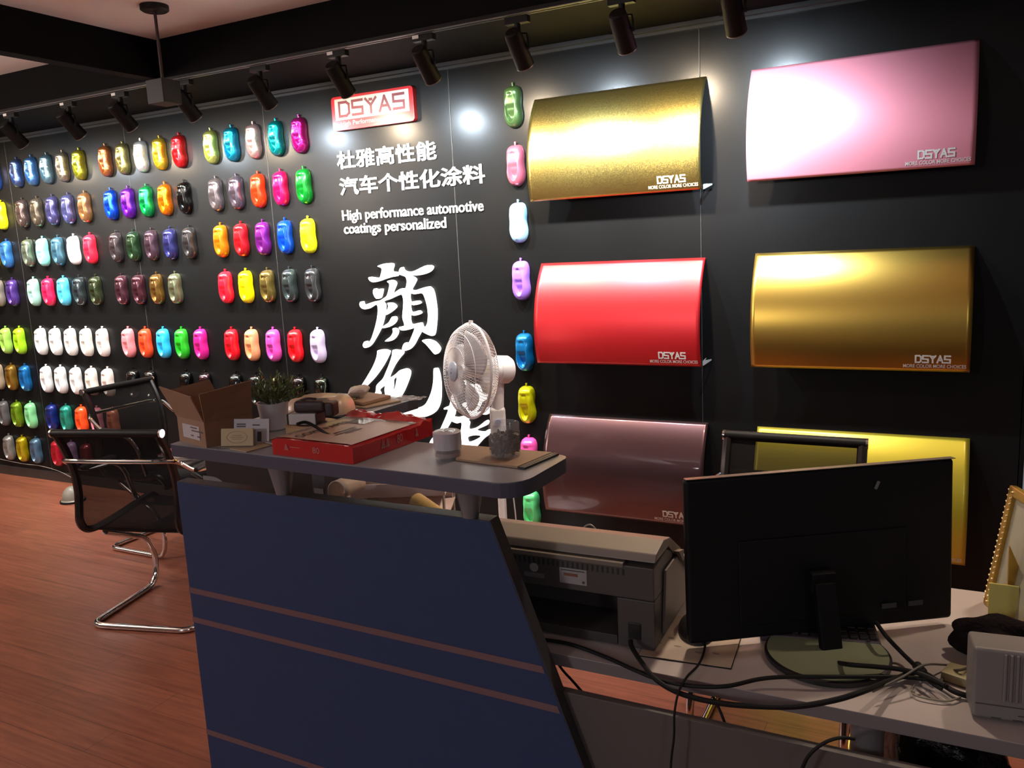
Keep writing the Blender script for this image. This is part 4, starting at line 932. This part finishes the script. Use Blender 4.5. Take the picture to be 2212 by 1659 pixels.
# jars and notebook
def jar(px, py, r, h, label, name):
    p = on_z(px, py, SZ); p.y += r*.8
    return thing(name, (p.x, p.y, SZ), label, 'jar'), r, h
nb = [on_z(x, y, SZ) for x, y in ((985, 996), (1118, 1013), (1192, 982), (990, 965))]
c = sum(nb, Vector())/4
t = thing('kraft_notebook', (c.x, c.y, SZ), 'brown kraft notebook with black binding at the right end of the shelf', 'notebook')
a = MB(); a.prism([(p.x-c.x, p.y-c.y) for p in nb], 'z', .0005, .0055, bev=.001); a.build('cover', mat('kraft_cover', (.28, .175, .11), rough=.6, noise=.06), t)
q0, q1 = nb[1]-c, nb[2]-c; dd = (q1-q0).normalized(); nn = Vector((dd.y, -dd.x, 0))
if nn.x < 0: nn = -nn
a = MB(); a.prism([((q0+nn*.001).x, (q0+nn*.001).y), ((q0+nn*.017).x, (q0+nn*.017).y), ((q1+nn*.017).x, (q1+nn*.017).y), ((q1+nn*.001).x, (q1+nn*.001).y)], 'z', .0005, .0045); a.build('binding', mat('black_binding', (.02, .017, .015), rough=.5), t)
a = MB()
for k in range(15):
    p = q0.lerp(q1, (k+.5)/15)+nn*.009; a.lathe([(0, .0046), (.0016, .0046), (.0016, .0054), (0, .0054)], 8, Matrix.Translation((p.x, p.y, 0)))
a.build('binding_rings', mat('ring_tan', (.35, .26, .18), rough=.4), t)
NZ = .0058
t, r, h = jar(956, 996, .0275, .05, 'small clear jar with a silver lid at the front of the shelf', 'silver_lid_jar')
a = MB(); a.lathe([(0, .0005), (r*.97, .0005), (r, .003), (r, .052), (r*.93, .052), (r*.93, .005), (0, .005)], 32); a.build('jar_body', clear, t)
a = MB(); a.lathe([(0, .006), (r*.9, .006), (r*.9, .014), (0, .014)], 24); a.build('contents', mat('pink_grey_cream', (.30, .22, .22), rough=.5), t)
a = MB(); a.lathe([(0, .056), (r*.9, .057), (r*1.03, .055), (r*1.04, .022), (r*1.0, .022), (r*.99, .050), (0, .050)], 36); lid = a.build('lid', mat('silver_lid', (.50, .47, .50), rough=.35, metal=.3), t)
a = MB(); random.seed(2)
for k in range(12):
    aa = random.uniform(0, 6.28); rr = random.uniform(0, r*.7); a.box((rr*math.cos(aa), rr*math.sin(aa), .0572), (.012, .003, .001), rot=Matrix.Rotation(random.uniform(0, 3), 3, 'Z'))
a.build('lid_foil', mat('foil', (.8, .8, .8), rough=.15, metal=1), lid)
p = on_z(1080, 991, SZ+NZ); 
t = thing('glass_jar', (p.x, p.y+.022, SZ+NZ), 'clear glass jar of dark chips standing on the kraft notebook', 'jar'); r = .031
a = MB(); a.lathe([(0, .0003), (r*.96, .0003), (r, .003), (r, .066), (r*.98, .068), (r*.94, .066), (r*.94, .004), (0, .004)], 36); a.build('jar_body', clear, t)
a = MB(); random.seed(6)
for k in range(140):
    aa = random.uniform(0, 6.28); rr = r*.84*math.sqrt(random.random()); a.box((rr*math.cos(aa), rr*math.sin(aa), random.uniform(.008, .046)), (random.uniform(.006, .011), random.uniform(.006, .010), .003), rot=Matrix.Rotation(random.uniform(0, 3), 3, 'X') @ Matrix.Rotation(random.uniform(0, 3), 3, 'Y'))
o = a.build('chips', mat('dark_chips', (.075, .05, .042), rough=.5, noise=.7, nscale=90), t, smooth=0); o['kind'] = 'stuff'

# ---------------------------------------------------------------- under the shelf, on the worktop
p = on_y(420, 1065, -1.95)
t = thing('black_carton', (-1.81, -1.83, WZ), 'black carton with a grey round logo, under the raised shelf', 'box')
bp0, bp1 = on_y(432, 1010, -2.0), on_y(700, 1090, -2.0)
a = MB(); a.box((.17, -.10, .125), (.40, .14, .25), bev=.003); a.build('carton', mat('black_carton', (.008, .008, .009), rough=.5), t)
lc = on_y(462, 1072, -2.0015); 
a = MB()
arc = [(-.035, -.06)] + [(.058*math.cos(R(k*10)) + .005, .058*math.sin(R(k*10))) for k in range(-4, 10)] + [(-.035, .058)]
lx, lz = lc.x+1.81, lc.z-WZ
a.prism([(lx+x, lz+z_) for x, z_ in arc], 'y', -.1712, -.1704); lg = a.build('logo_disc', mat('logo_grey', (.16, .16, .17), rough=.5), t)
a = MB()
for x0_, in ((-.014,), (.022,)): a.prism([(lx+x0_-.014, lz-.012), (lx+x0_-.005, lz-.012), (lx+x0_+.014, lz+.030), (lx+x0_+.004, lz+.030)], 'y', -.1722, -.1713)
a.build('logo_strokes', mat('black_carton', (.008, .008, .009)), lg, smooth=0)

ty = -1.93
t = thing('document_tray', (-1.235, -1.90, WZ), 'grey document tray stack with papers, under the raised shelf', 'document tray', None, R(25))
tray_m = mat('tray_grey', (.60, .48, .46), rough=.4)
for zz in (.115, .185):
    a = MB(); a.box((0, 0, zz), (.25, .20, .004)); a.box((0, -.1, zz+.016), (.25, .004, .034), bev=.001); a.box((0, .1, zz+.016), (.25, .004, .034)); a.box((-.125, 0, zz+.016), (.004, .20, .034))
    a.build('tray', tray_m, t)
a = MB()
for sx in (-.12, .12):
    for sy in (-.096, .096): a.tube([(sx, sy, 0), (sx, sy, .235)], .004, 6)
a.build('rods', steel, t)
random.seed(9)
for k, (c_, w_) in enumerate((((.62, .52, .47), .22), ((.72, .66, .62), .21), ((.50, .36, .28), .2))):
    s_ = thing('paper_sheaf', (-1.235+.006*k, -1.90, WZ+.1875+.013*k), ('pinkish', 'white', 'brown')[k] + (' paper sheaf at the bottom of the tray pile', ' paper sheaf in the middle of the tray pile', ' paper sheaf on top of the tray pile')[k], 'paper', 'papers in the document tray', R(25+random.uniform(-3, 3)))
    a = MB(); a.box((0, 0, .006), (w_, .185, .0115), bev=.001); a.build('sheets', mat('sheaf_%d' % k, c_, rough=.7), s_)
rc = on_y(775, 1040, -2.08)
t = thing('curled_paper', (-1.295, -2.085, WZ), 'cream curled sheet of paper standing in front of the document tray', 'paper')
a = MB()
def curl(u, v):
    th = -1.2 + u*4.6; rr = .016+.006*u
    if u < .35: return Vector((0, -.02+.04*0, .04+.55*u)) if 0 else Vector((.004, .08*(v-.5), .02+.60*u))
    k = (u-.35)/.65; an = math.pi - k*5.2; rr = .030*(1-.45*k)
    return Vector((.034+rr*math.cos(an), .08*(v-.5), .230+rr*math.sin(an)))
a.grid(curl, 40, 4); o = a.build('sheet', mat('cream_paper', (.58, .45, .36), rough=.6), t, smooth=80, solid=.0012)
t = thing('file_box', (-1.385, -1.99, WZ), 'dark grey file box standing left of the document tray', 'box')
a = MB(); a.box((0, 0, .125), (.042, .12, .25), bev=.003); a.build('file_body', mat('dark_grey_file', (.05, .045, .05), rough=.5), t)
a = MB(); a.box((0, -.0612, .18), (.03, .001, .05)); a.build('spine_label', mat('grey_spine', (.22, .21, .23), rough=.5), t)
y0 = on_y(870, 1100, -2.05); y1 = on_y(985, 1128, -2.05)
y0 = Vector((-.95, -2.08, .955)); 
r0_, r1_ = on_y(885, 1100, -2.14), on_y(962, 1122, -2.14)
t = thing('yellow_roll', (r1_.x, r1_.y, WZ), 'rolled yellow paper leaning beside the shelf leg', 'paper roll')
dv = (r0_-r1_)
a = MB(); a.tube([dv*1.15 + Vector((0, .05, r1_.z-WZ)), Vector((0, 0, r1_.z-WZ-.004))], .020, 18); a.build('roll', mat('yellow_paper', (.55, .38, .13), rough=.5), t)
a = MB(); e_ = Vector((0, 0, r1_.z-WZ-.004)); d_ = (e_-(dv*1.15+Vector((0, .05, r1_.z-WZ)))).normalized(); a.tube([e_, e_+d_*.001], .012, 14); a.build('roll_opening', mat('roll_dark', (.16, .06, .02), rough=.7), t)
t2 = thing('paper_box', (-1.035, -2.10, WZ), 'pinkish carton lying under the yellow roll', 'box', None, R(6))
a = MB(); a.box((0, 0, .085), (.22, .07, .17), bev=.003); a.build('carton', mat('pink_carton', (.34, .24, .22), rough=.6), t2)

# ---------------------------------------------------------------- printer
PXR, PYF = -.478, -2.196
t = thing('printer', (-.665, -2.02, WZ), 'dark grey-beige dot matrix printer on the worktop, back towards us', 'printer', None, R(1.5))
body_m = mat('printer_beige', (.20, .165, .135), rough=.5); dark_m = mat('printer_dark', (.060, .052, .047), rough=.5)
hw_ = .195
prof = [(-.165, .004), (.16, .004), (.172, .02), (.172, .12), (.12, .168), (-.115, .196), (-.150, .192), (-.165, .17)]
def xprism(pts, x0, x1, name, m_, par, bev=.003):
    a = MB(); a.prism(pts, 'x', x0, x1, bev=bev); return a.build(name, m_, par)
# body in pieces so that the paper slot at the back is a real recess
xprism([(-.165, .105), (.055, .105), (.02, .138), (-.07, .178), (-.165, .172)], -hw_, hw_, 'rear_housing', dark_m, t)
xprism([(-.05, .004), (.09, .004), (.09, .05), (.055, .1045), (-.05, .1045)], -hw_, hw_, 'lower_housing', dark_m, t)
xprism([(-.165, .004), (-.0505, .004), (-.0505, .1045), (-.165, .1045)], .120, hw_, 'corner_housing', dark_m, t)
xprism([(-.165, .004), (-.0505, .004), (-.0505, .1045), (-.165, .1045)], -hw_, -.170, 'corner_housing', dark_m, t)
a = MB(); a.box((-.025, -.11, .014), (.288, .108, .02), bev=.002); a.build('slot_tray', mat('printer_slot', (.045, .037, .034), rough=.6), t)
lidp = [(-.160, .181), (-.150, .196), (-.095, .206), (-.05, .196), (.03, .145), (.085, .085), (.07, .075), (-.06, .180)]
xprism(lidp, -hw_-.002, hw_+.002, 'top_cover', body_m, t)
xprism([(-.168, .168), (-.150, .168), (-.150, .178), (-.168, .177)], -hw_, .135, 'rear_lip', mat('printer_lip', (.16, .13, .10), rough=.45), t, bev=.001)
for zz, yy in ((.05, -.02), (.075, .03)):
    pass
a = MB(); a.prism([(-.12, .02), (.085, .02), (.085, .05), (.03, .115), (-.02, .145), (-.10, .145)], 'x', hw_+.0005, hw_+.007, bev=.002); sd = a.build('side_cover', mat('printer_side', (.13, .11, .095), rough=.5), t)
a = MB()
for k in range(3): a.prism([(.03-.03*k, .115+.022*k), (.065-.03*k, .080+.022*k), (.07-.03*k, .105+.022*k)], 'x', hw_+.0005, hw_+.014)
a.build('side_steps', mat('printer_side', (.13, .11, .095)), sd)
a = MB(); a.box((.03, -.1655, .135), (.058, .001, .032)); lb = a.build('rating_label', mat('label_dim', (.30, .28, .27), rough=.5), t)
a = MB(); a.box((.025, -.1663, .138), (.03, .0006, .006)); a.build('label_red_print', mat('label_red', (.20, .07, .05), rough=.5), lb, smooth=0)
a = MB(); a.box((.052, -.1663, .125), (.005, .0006, .005)); a.box((.03, -.1663, .147), (.05, .0006, .002)); a.build('label_print', dark_print, lb, smooth=0)
a = MB(); a.lathe([(0, 0), (.0095, 0), (.0095, .0008), (0, .0008)], 24, Matrix.Translation((-.055, -.165, .143)) @ Matrix.Rotation(R(90), 4, 'X')); s1_ = a.build('round_sticker', mat('label_dim', (.30, .28, .27)), t)
a = MB(); a.box((-.055, -.1655, .127), (.045, .001, .010)); a.build('strip_sticker', mat('label_dim2', (.13, .12, .115), rough=.5), t)
a = MB(); a.box((.155, -.1655, .040), (.026, .004, .034), bev=.002); a.build('power_socket', black_plastic, t)
a = MB()
for k in range(30): a.box((-.17+k*.0105, -.1652, .158), (.004, .0012, .012))
a.build('vent_slots', mat('vent_dark', (.02, .018, .017), rough=.7), t, smooth=0)
a = MB()
for sx in (-.16, .16):
    for sy in (-.13, .07): a.tube([(sx, sy, 0), (sx, sy, .006)], .012, 12)
a.build('feet', rubber, t)
a = MB(); a.tube(catmull([tuple(on_y(x, y, -1.93)) for x, y in ((1253, 1172), (1256, 1150), (1264, 1137), (1277, 1134), (1290, 1148), (1298, 1170))], 5, closed=False), .0018, 6)
tag(a.build('wire_loop', mat('grey_wire', (.25, .24, .24), rough=.4), None), 'thin grey wire loop sticking up behind the printer', 'wire')

# ---------------------------------------------------------------- mouse, mat, pen, pad, keyboard
P = [on_z(x, y, WZ) for x, y in ((1378, 1418), (1580, 1447), (1604, 1372), (1420, 1318))]
c = sum(P, Vector())/4
t = thing('mouse_mat', (c.x, c.y, WZ), 'worn beige patterned mouse mat between the printer and the monitor', 'mouse mat')
a = MB(); a.prism([(p.x-c.x, p.y-c.y) for p in P], 'z', .0004, .0022); a.build('rubber_base', rubber, t)
Q = [c+(p-c)*.985 for p in P]
a = MB(); a.prism([(p.x-c.x, p.y-c.y) for p in Q], 'z', .0022, .0032); a.build('printed_top', mat('mat_beige', (.36, .28, .21), rough=.6, noise=.16, nscale=22), t)
a = MB(); random.seed(4)
for u, v in ((.10, .25), (.16, .3), (.28, .45), (.38, .30), (.13, .75), (.2, .8), (.62, .25), (.8, .3)):
    q = P[0].lerp(P[1], u).lerp(P[3].lerp(P[2], u), v)-c; a.lathe([(0, .0033), (.008, .0033), (0, .0034)], 10, Matrix.Translation((q.x, q.y, 0)) @ Matrix.Diagonal((1, .45, 1, 1)))
a.build('faded_print', mat('mat_print', (.20, .14, .10), rough=.6), t, smooth=0)
mp_ = on_z(1510, 1370, WZ)
t = thing('computer_mouse', (mp_.x-.008, mp_.y, WZ+.0034), 'black computer mouse on the mouse mat, half behind the monitor', 'mouse', None, R(24))
b = bmesh.new(); bmesh.ops.create_uvsphere(b, u_segments=24, v_segments=16, radius=1)
for v in b.verts: v.co = Vector((v.co.x*.034*(1-.12*v.co.y), v.co.y*.058, max(0, v.co.z)*.036*(1-.15*v.co.y)))
a = MB(); a.bm(b); a.build('shell', mat('mouse_black', (.014, .012, .012), rough=.35), t)
a = MB(); a.tube([(-.003, .030, .030), (.003, .030, .030)], .006, 12); a.build('wheel', rubber, t)
pn0, pn1 = on_z(1434, 1302, WZ+.004), on_z(1470, 1306, WZ+.004)
d = pn1-pn0; t = thing('pen', (pn0.x, pn0.y, WZ), 'dark pen with brass tip lying right of the printer', 'pen', None, math.atan2(d.y, d.x))
a = MB(); a.tube([(-.08, 0, .0042), (d.length*.5, 0, .0042)], .0038, 10); a.build('barrel', black_plastic, t)
a = MB(); a.tube([(d.length*.5, 0, .0042), (d.length*.85, 0, .0042), (d.length, 0, .0042)], .004, 10, rr=[.0042, .004, .002]); a.build('cap', mat('brass', (.55, .38, .18), rough=.25, metal=1), t)
P = [on_z(x, y, WZ) for x, y in ((1395, 1228), (1425, 1250), (1448, 1212), (1410, 1206))]; c = sum(P, Vector())/4
t = thing('note_pad', (c.x, c.y, WZ), 'beige note pad on the worktop behind the printer', 'note pad')
a = MB(); a.prism([(p.x-c.x, p.y-c.y) for p in P], 'z', .0005, .006); a.build('pages', mat('pad_paper', (.42, .34, .26), rough=.6), t)
kb = on_z(1765, 1368, WZ)
t = thing('keyboard', (kb.x, kb.y, WZ), 'dark keyboard lying behind the monitor stand', 'keyboard', None, R(12))
a = MB(); a.box((0, 0, .009), (.22, .11, .016), bev=.004); a.build('case', mat('keyboard_plum', (.055, .040, .050), rough=.4), t)
a = MB()
for r_ in range(5):
    for k in range(12): a.box((-.098+k*.0178, -.04+r_*.02, .019), (.0145, .016, .006), bev=.0015, seg=1)
a.build('keys', black_plastic, t)

# ---------------------------------------------------------------- monitor
MC = Vector((-.191, -1.991, .929))
t = thing('monitor', (MC.x, MC.y, WZ), 'large black monitor on a round base, its back towards us', 'monitor', None, R(33.84))
a = MB(); a.box((0, 0, .179), (.540, .022, .325), rot=Matrix.Rotation(R(-2.6), 3, 'X'), bev=.008, seg=3); a.build('rear_shell', mat('monitor_black', (.005, .005, .0055), rough=.5, spec=.2), t)
a = MB(); a.box((0, -.0135, .130), (.34, .008, .17), rot=Matrix.Rotation(R(-2.6), 3, 'X'), bev=.007, seg=2); a.build('rear_housing', mat('monitor_black', (.006, .006, .0065)), t)
a = MB(); a.box((0, .0118, .179), (.528, .001, .312), rot=Matrix.Rotation(R(-2.6), 3, 'X')); a.build('screen', mat('screen_glass', (.004, .004, .005), rough=.08), t)
a = MB(); a.box((0, 0, .3425), (.538, .016, .0012), rot=Matrix.Rotation(R(-2.6), 3, 'X')); a.build('top_edge_lit_line', mat('edge_painted_light', (.10, .085, .07), rough=.35), t)  # light along the upper edge painted as a paler strip
a = MB(); a.box((.105, -.0115+.0017*0-.0045, .305), (.006, .0008, .016), rot=Matrix.Rotation(R(24), 3, 'Y')); a.build('sticker', mat('tiny_sticker', (.16, .16, .16), rough=.4), t)
a = MB()
for xx in (.13, .185): a.box((xx, -.0268, .062), (.03, .0008, .010))
a.build('port_label', mat('port_grey', (.035, .035, .036), rough=.5), t, smooth=0)
a = MB(); a.box((-.014, -.062, .066), (.042, .016, .135), rot=Matrix.Rotation(R(-14), 3, 'X'), bev=.004); a.box((-.014, -.032, .130), (.05, .03, .04), bev=.004); a.build('stand_neck', mat('stand_black', (.004, .004, .004), rough=.6, spec=.15), t)
a = MB(); a.lathe([(0, .0005), (.108, .0005), (.112, .004), (.112, .011), (.108, .0135), (0, .0135)], 56, Matrix.Translation((-.027, -.085, 0))); a.build('stand_base', black_plastic, t)
a = MB(); a.lathe([(0, .0136), (.107, .0136), (.107, .0142), (0, .0142)], 56, Matrix.Translation((-.027, -.085, 0))); a.build('base_plate', mat('base_green_grey', (.20, .22, .13), rough=.45), t)

# ---------------------------------------------------------------- things at the right end of the worktop
p = on_z(2097, 1552, WZ)
t = thing('router_box', (p.x, p.y, WZ), 'off-white ribbed plastic router box at the right end of the worktop', 'router', None, R(6))
rb_m = mat('router_white', (.17, .155, .145), rough=.45)
a = MB(); a.box((.14, .035, .062), (.28, .07, .118), rot=Matrix.Rotation(R(-3), 3, 'X'), bev=.006, seg=3); a.build('housing', rb_m, t)
a = MB()
for k in range(26): a.box((.045+k*.0085, -.0015+.0015, .078), (.0042, .006, .078), rot=Matrix.Rotation(R(-3), 3, 'X'), bev=.001, seg=1)
o = a.build('ribs', rb_m, t)
a = MB(); a.box((.14, -.0012, .030), (.27, .0015, .0022)); a.box((.08, -.002, .017), (.03, .0015, .002)); 
for k in range(4): a.box((.035+.03*k, -.0025, .009), (.014, .0015, .002))
a.build('seam_lines', mat('router_dark', (.05, .045, .04), rough=.6), t, smooth=0)
random.seed(21)
def lumpy(name, loc, dims, label, cat, m_, seed, part, amp=.25, sub=4, rz=0, flat=.6):
    t = thing(name, loc, label, cat, None, rz)
    rnd = random.Random(seed); W_ = [(Vector((rnd.uniform(-1, 1), rnd.uniform(-1, 1), rnd.uniform(-1, 1))).normalized(), rnd.uniform(2.5, 8), rnd.uniform(0, 6.3)) for _ in range(16)]
    b = bmesh.new(); bmesh.ops.create_icosphere(b, subdivisions=sub, radius=1)
    for v in b.verts:
        d = v.co.normalized(); r = 1+amp*sum(math.sin(w_[1]*d.dot(w_[0])+w_[2]) for w_ in W_)/5
        v.co = Vector((d.x*r*dims[0], d.y*r*dims[1], max(0, d.z*r*.5+flat-.1)*dims[2]))
    a = MB(); a.bm(b); a.build(part, m_, t, smooth=60); return t
sc_ = on_z(2118, 1424, WZ)
lumpy('plush_scarf', (sc_.x+.02, sc_.y+.015, WZ), (.072, .042, .075), 'dark brown fluffy bundle lying behind the router box', 'scarf', mat('plush_brown', (.010, .006, .007), rough=.9, bump=.6, bscale=160, spec=.1), 31, 'bundle', amp=.22)
sn = on_z(2133, 1352, WZ); sn2 = on_z(2198, 1362, WZ); d = sn2-sn
t = thing('sticky_notes', (sn.x, sn.y, WZ), 'upright yellow sticky note pad at the right end of the worktop', 'sticky notes', None, math.atan2(d.y, d.x))
rr_ = Matrix.Rotation(R(-8), 3, 'X')
a = MB(); a.box((d.length/2, .012, .042), (d.length, .008, .084), rot=rr_); a.build('note_block', mat('note_yellow', (.40, .36, .09), rough=.6), t)
a = MB(); a.box((d.length/2, .004, .008), (d.length+.008, .026, .014), bev=.002); a.build('holder', mat('holder_clear', (.42, .36, .22), rough=.2, alpha=.7), t)
f0 = on_z(2170, 1292, WZ); 
t = thing('photo_frame', (.108, -1.715, WZ), 'gold photo frame with beaded edge at the right edge of the photo', 'photo frame', None, R(-70))
gold = mat('frame_gold', (.52, .33, .07), rough=.35, metal=.7)
lean = Matrix.Rotation(R(-9), 3, 'X')
def fp(x, y, z_): return lean @ Vector((x, y, z_))
a = MB()
for (cx_, cz_, dx, dz) in ((.010, .13, .020, .26), (.17, .13, .020, .26), (.09, .010, .18, .020), (.09, .25, .18, .020)): a.box(fp(cx_, 0, cz_), (dx, .016, dz), rot=lean, bev=.003)
fr = a.build('frame', gold, t)
a = MB()
for k in range(20): a.lathe([(0, -.004), (.003, -.002), (.004, .001), (0, .004)], 8, Matrix.Translation(fp(-.002, -.004, .012+k*.0125)))
for k in range(20): a.lathe([(0, -.003), (.0025, -.001), (.003, .001), (0, .003)], 8, Matrix.Translation(fp(.020, -.0095, .012+k*.0125)))
a.build('bead_edge', mat('bead_gold', (.85, .70, .40), rough=.2, metal=.8), fr)
a = MB(); a.box(fp(.09, .002, .13), (.15, .004, .23), rot=lean); a.build('picture', mat('pale_picture', (.34, .33, .24), rough=.3, noise=.3, nscale=14), t)
a = MB(); a.prism([(.0, 0), (.07, .0), (.0, .16)], 'x', .085, .089); a.build('prop_leg', gold, t)
pk = on_z(2205, 1345, WZ)
t = thing('pink_card', (pk.x+.06, pk.y+.0, WZ), 'pale pink card leaning beside the gold photo frame', 'card', None, R(60))
a = MB(); a.box((0, 0, .045), (.09, .002, .09), rot=Matrix.Rotation(R(-6), 3, 'X')); a.build('card_sheet', mat('pink_card', (.50, .36, .33), rough=.6), t)
pk = on_z(2080, 1476, WZ)
quad_slab('yellowed_adapter', [(2030, 1470), (2090, 1490), (2104, 1462), (2050, 1448)], WZ, .018, mat('yellowed_plastic', (.24, .20, .10), rough=.5), 'small yellowed adaptor among the cables left of the router box', 'adaptor', bev=.004)

# ---------------------------------------------------------------- cables
def cable(pts, r, label, m_=None, name='cable'):
    P = []
    for p in pts:
        if len(p) == 3: P.append(on_z(p[0], p[1], p[2]) if p[2] > 0 else on_y(p[0], p[1], p[2]))
        else: P.append(Vector(p[1:]))
    a = MB(); a.tube(catmull([tuple(q) for q in P], 7, closed=False), r, 8)
    return tag(a.build(name, m_ or rubber, None), label, 'cable', None)
T_ = WZ+.006
cable([(1362, 1383, -2.20), (1366, 1400, -2.215), (1390, 1436, -2.262), (1422, 1472, -2.285), (1475, 1500, -2.295), (1555, 1519, -2.295), (1640, 1526, -2.29), (1720, 1526, -2.285), (1800, 1513, -2.275), (1860, 1495, -2.255), (1925, 1470, T_+.012), (1985, 1452, T_+.006), (2035, 1478, T_+.004), (2062, 1494, T_+.004), (2098, 1506, T_)], .0048, 'thick black power cable drooping from the printer below the worktop edge')
cable([(1160, 1380, T_), (1230, 1391, T_), (1310, 1420, T_), (1370, 1447, -2.262), (1430, 1470, -2.275), (1500, 1482, -2.28), (1570, 1482, -2.275), (1640, 1467, T_+.012), (1700, 1462, T_+.014), (1790, 1462, T_+.016), (1890, 1462, T_+.012), (1960, 1463, T_+.004), (2015, 1470, T_+.010), (2045, 1484, T_+.014)], .0038, 'black cable running from behind the printer along the worktop edge')
cable([(1524, 1384, T_+.004), (1520, 1410, T_), (1508, 1437, T_+.002), (1484, 1462, -2.262), (1466, 1495, -2.30), (1457, 1540, -2.318), (1456, 1590, -2.322), (1450, 1640, -2.324), (1448, 1690, -2.324)], .0022, 'thin black mouse cord hanging down in front of the grey panel')
cable([(1893, 1345, -2.00), (1915, 1375, -2.045), (1950, 1412, T_+.012), (1985, 1446, T_+.016), (2012, 1474, T_+.016), (2035, 1488, T_+.014)], .004, 'black cable from the right half of the monitor with a ferrite lump')
lump = on_z(1985, 1443, T_+.016)
a = MB(); d = (on_z(2000, 1460, T_+.016)-lump).normalized(); a.tube([lump-d*.012, lump-d*.008, lump+d*.014, lump+d*.018], .0085, 12, rr=[.005, .0085, .0085, .005]); o = a.build('ferrite_bead', black_plastic, bpy.data.objects['cable.003'])
cable([(1715, 1380, -1.99), (1726, 1398, -2.00), (1750, 1415, -2.02), (1785, 1426, -2.028), (1830, 1435, T_+.024), (1890, 1440, T_+.022), (1945, 1446, T_+.016), (1995, 1458, T_+.024), (2040, 1480, T_+.020)], .0042, 'black video cable curving behind the monitor stand')
cable([(1700, 1540, -2.262), (1800, 1527, -2.26), (1885, 1494, T_+.014), (1950, 1462, T_+.024), (1995, 1437, T_+.028), (2040, 1436, T_+.006), (2080, 1440, T_), (2104, 1437, T_)][2:], .002, 'thin grey cable crossing the bundle towards the router box', mat('thin_grey_cord', (.09, .08, .07), rough=.5))
cable([(2032, 1478, T_), (2037, 1462, T_), (2052, 1450, T_+.002), (2075, 1447, T_+.02), (2098, 1441, T_+.012)], .0026, 'short dark cable arching over the yellowed adaptor', mat('brown_cord', (.05, .035, .02), rough=.5))
cable([(1975, 1480, T_), (1970, 1495, T_), (1985, 1505, T_), (2020, 1512, T_), (2050, 1514, T_), (2075, 1506, T_)], .0016, 'thin pale wire looping on the worktop left of the router box', mat('pale_wire', (.16, .14, .10), rough=.5))
cable([(1196, 1418, -2.20), (1215, 1447, -2.21), (1236, 1470, -2.22), (1262, 1500, -2.235)], .0026, 'thin black wire crossing the gap behind the slanted panel edge')
cable([(1538, 1500, -2.235), (1552, 1528, -2.24), (1566, 1562, -2.25)], .0026, 'thin black wire hanging beside the chrome chair tubes')
cable([(1720, 1700, -2.32), (1742, 1640, -2.32), (1775, 1608, -2.318), (1812, 1594, -2.316), (1846, 1596, -2.305)], .003, 'black cable curving over the grey panel beside the grey desk leg')
# bags under the worktop
b0 = on_y(1965, 1690, -2.05)
lumpy('black_bag', (.03, -1.96, 0), (.15, .12, .62), 'shiny black plastic bag under the worktop at the right', 'bag', mat('bag_black', (.008, .008, .009), rough=.22, bump=.5, bscale=30), 41, 'bag_body', amp=.16, flat=.72)
lumpy('grey_green_bag', (.36, -1.86, 0), (.11, .12, .52), 'grey-green plastic bag right of the black bag under the worktop', 'bag', mat('bag_green', (.035, .042, .036), rough=.35, bump=.5, bscale=30), 43, 'bag_body', amp=.16, flat=.72)
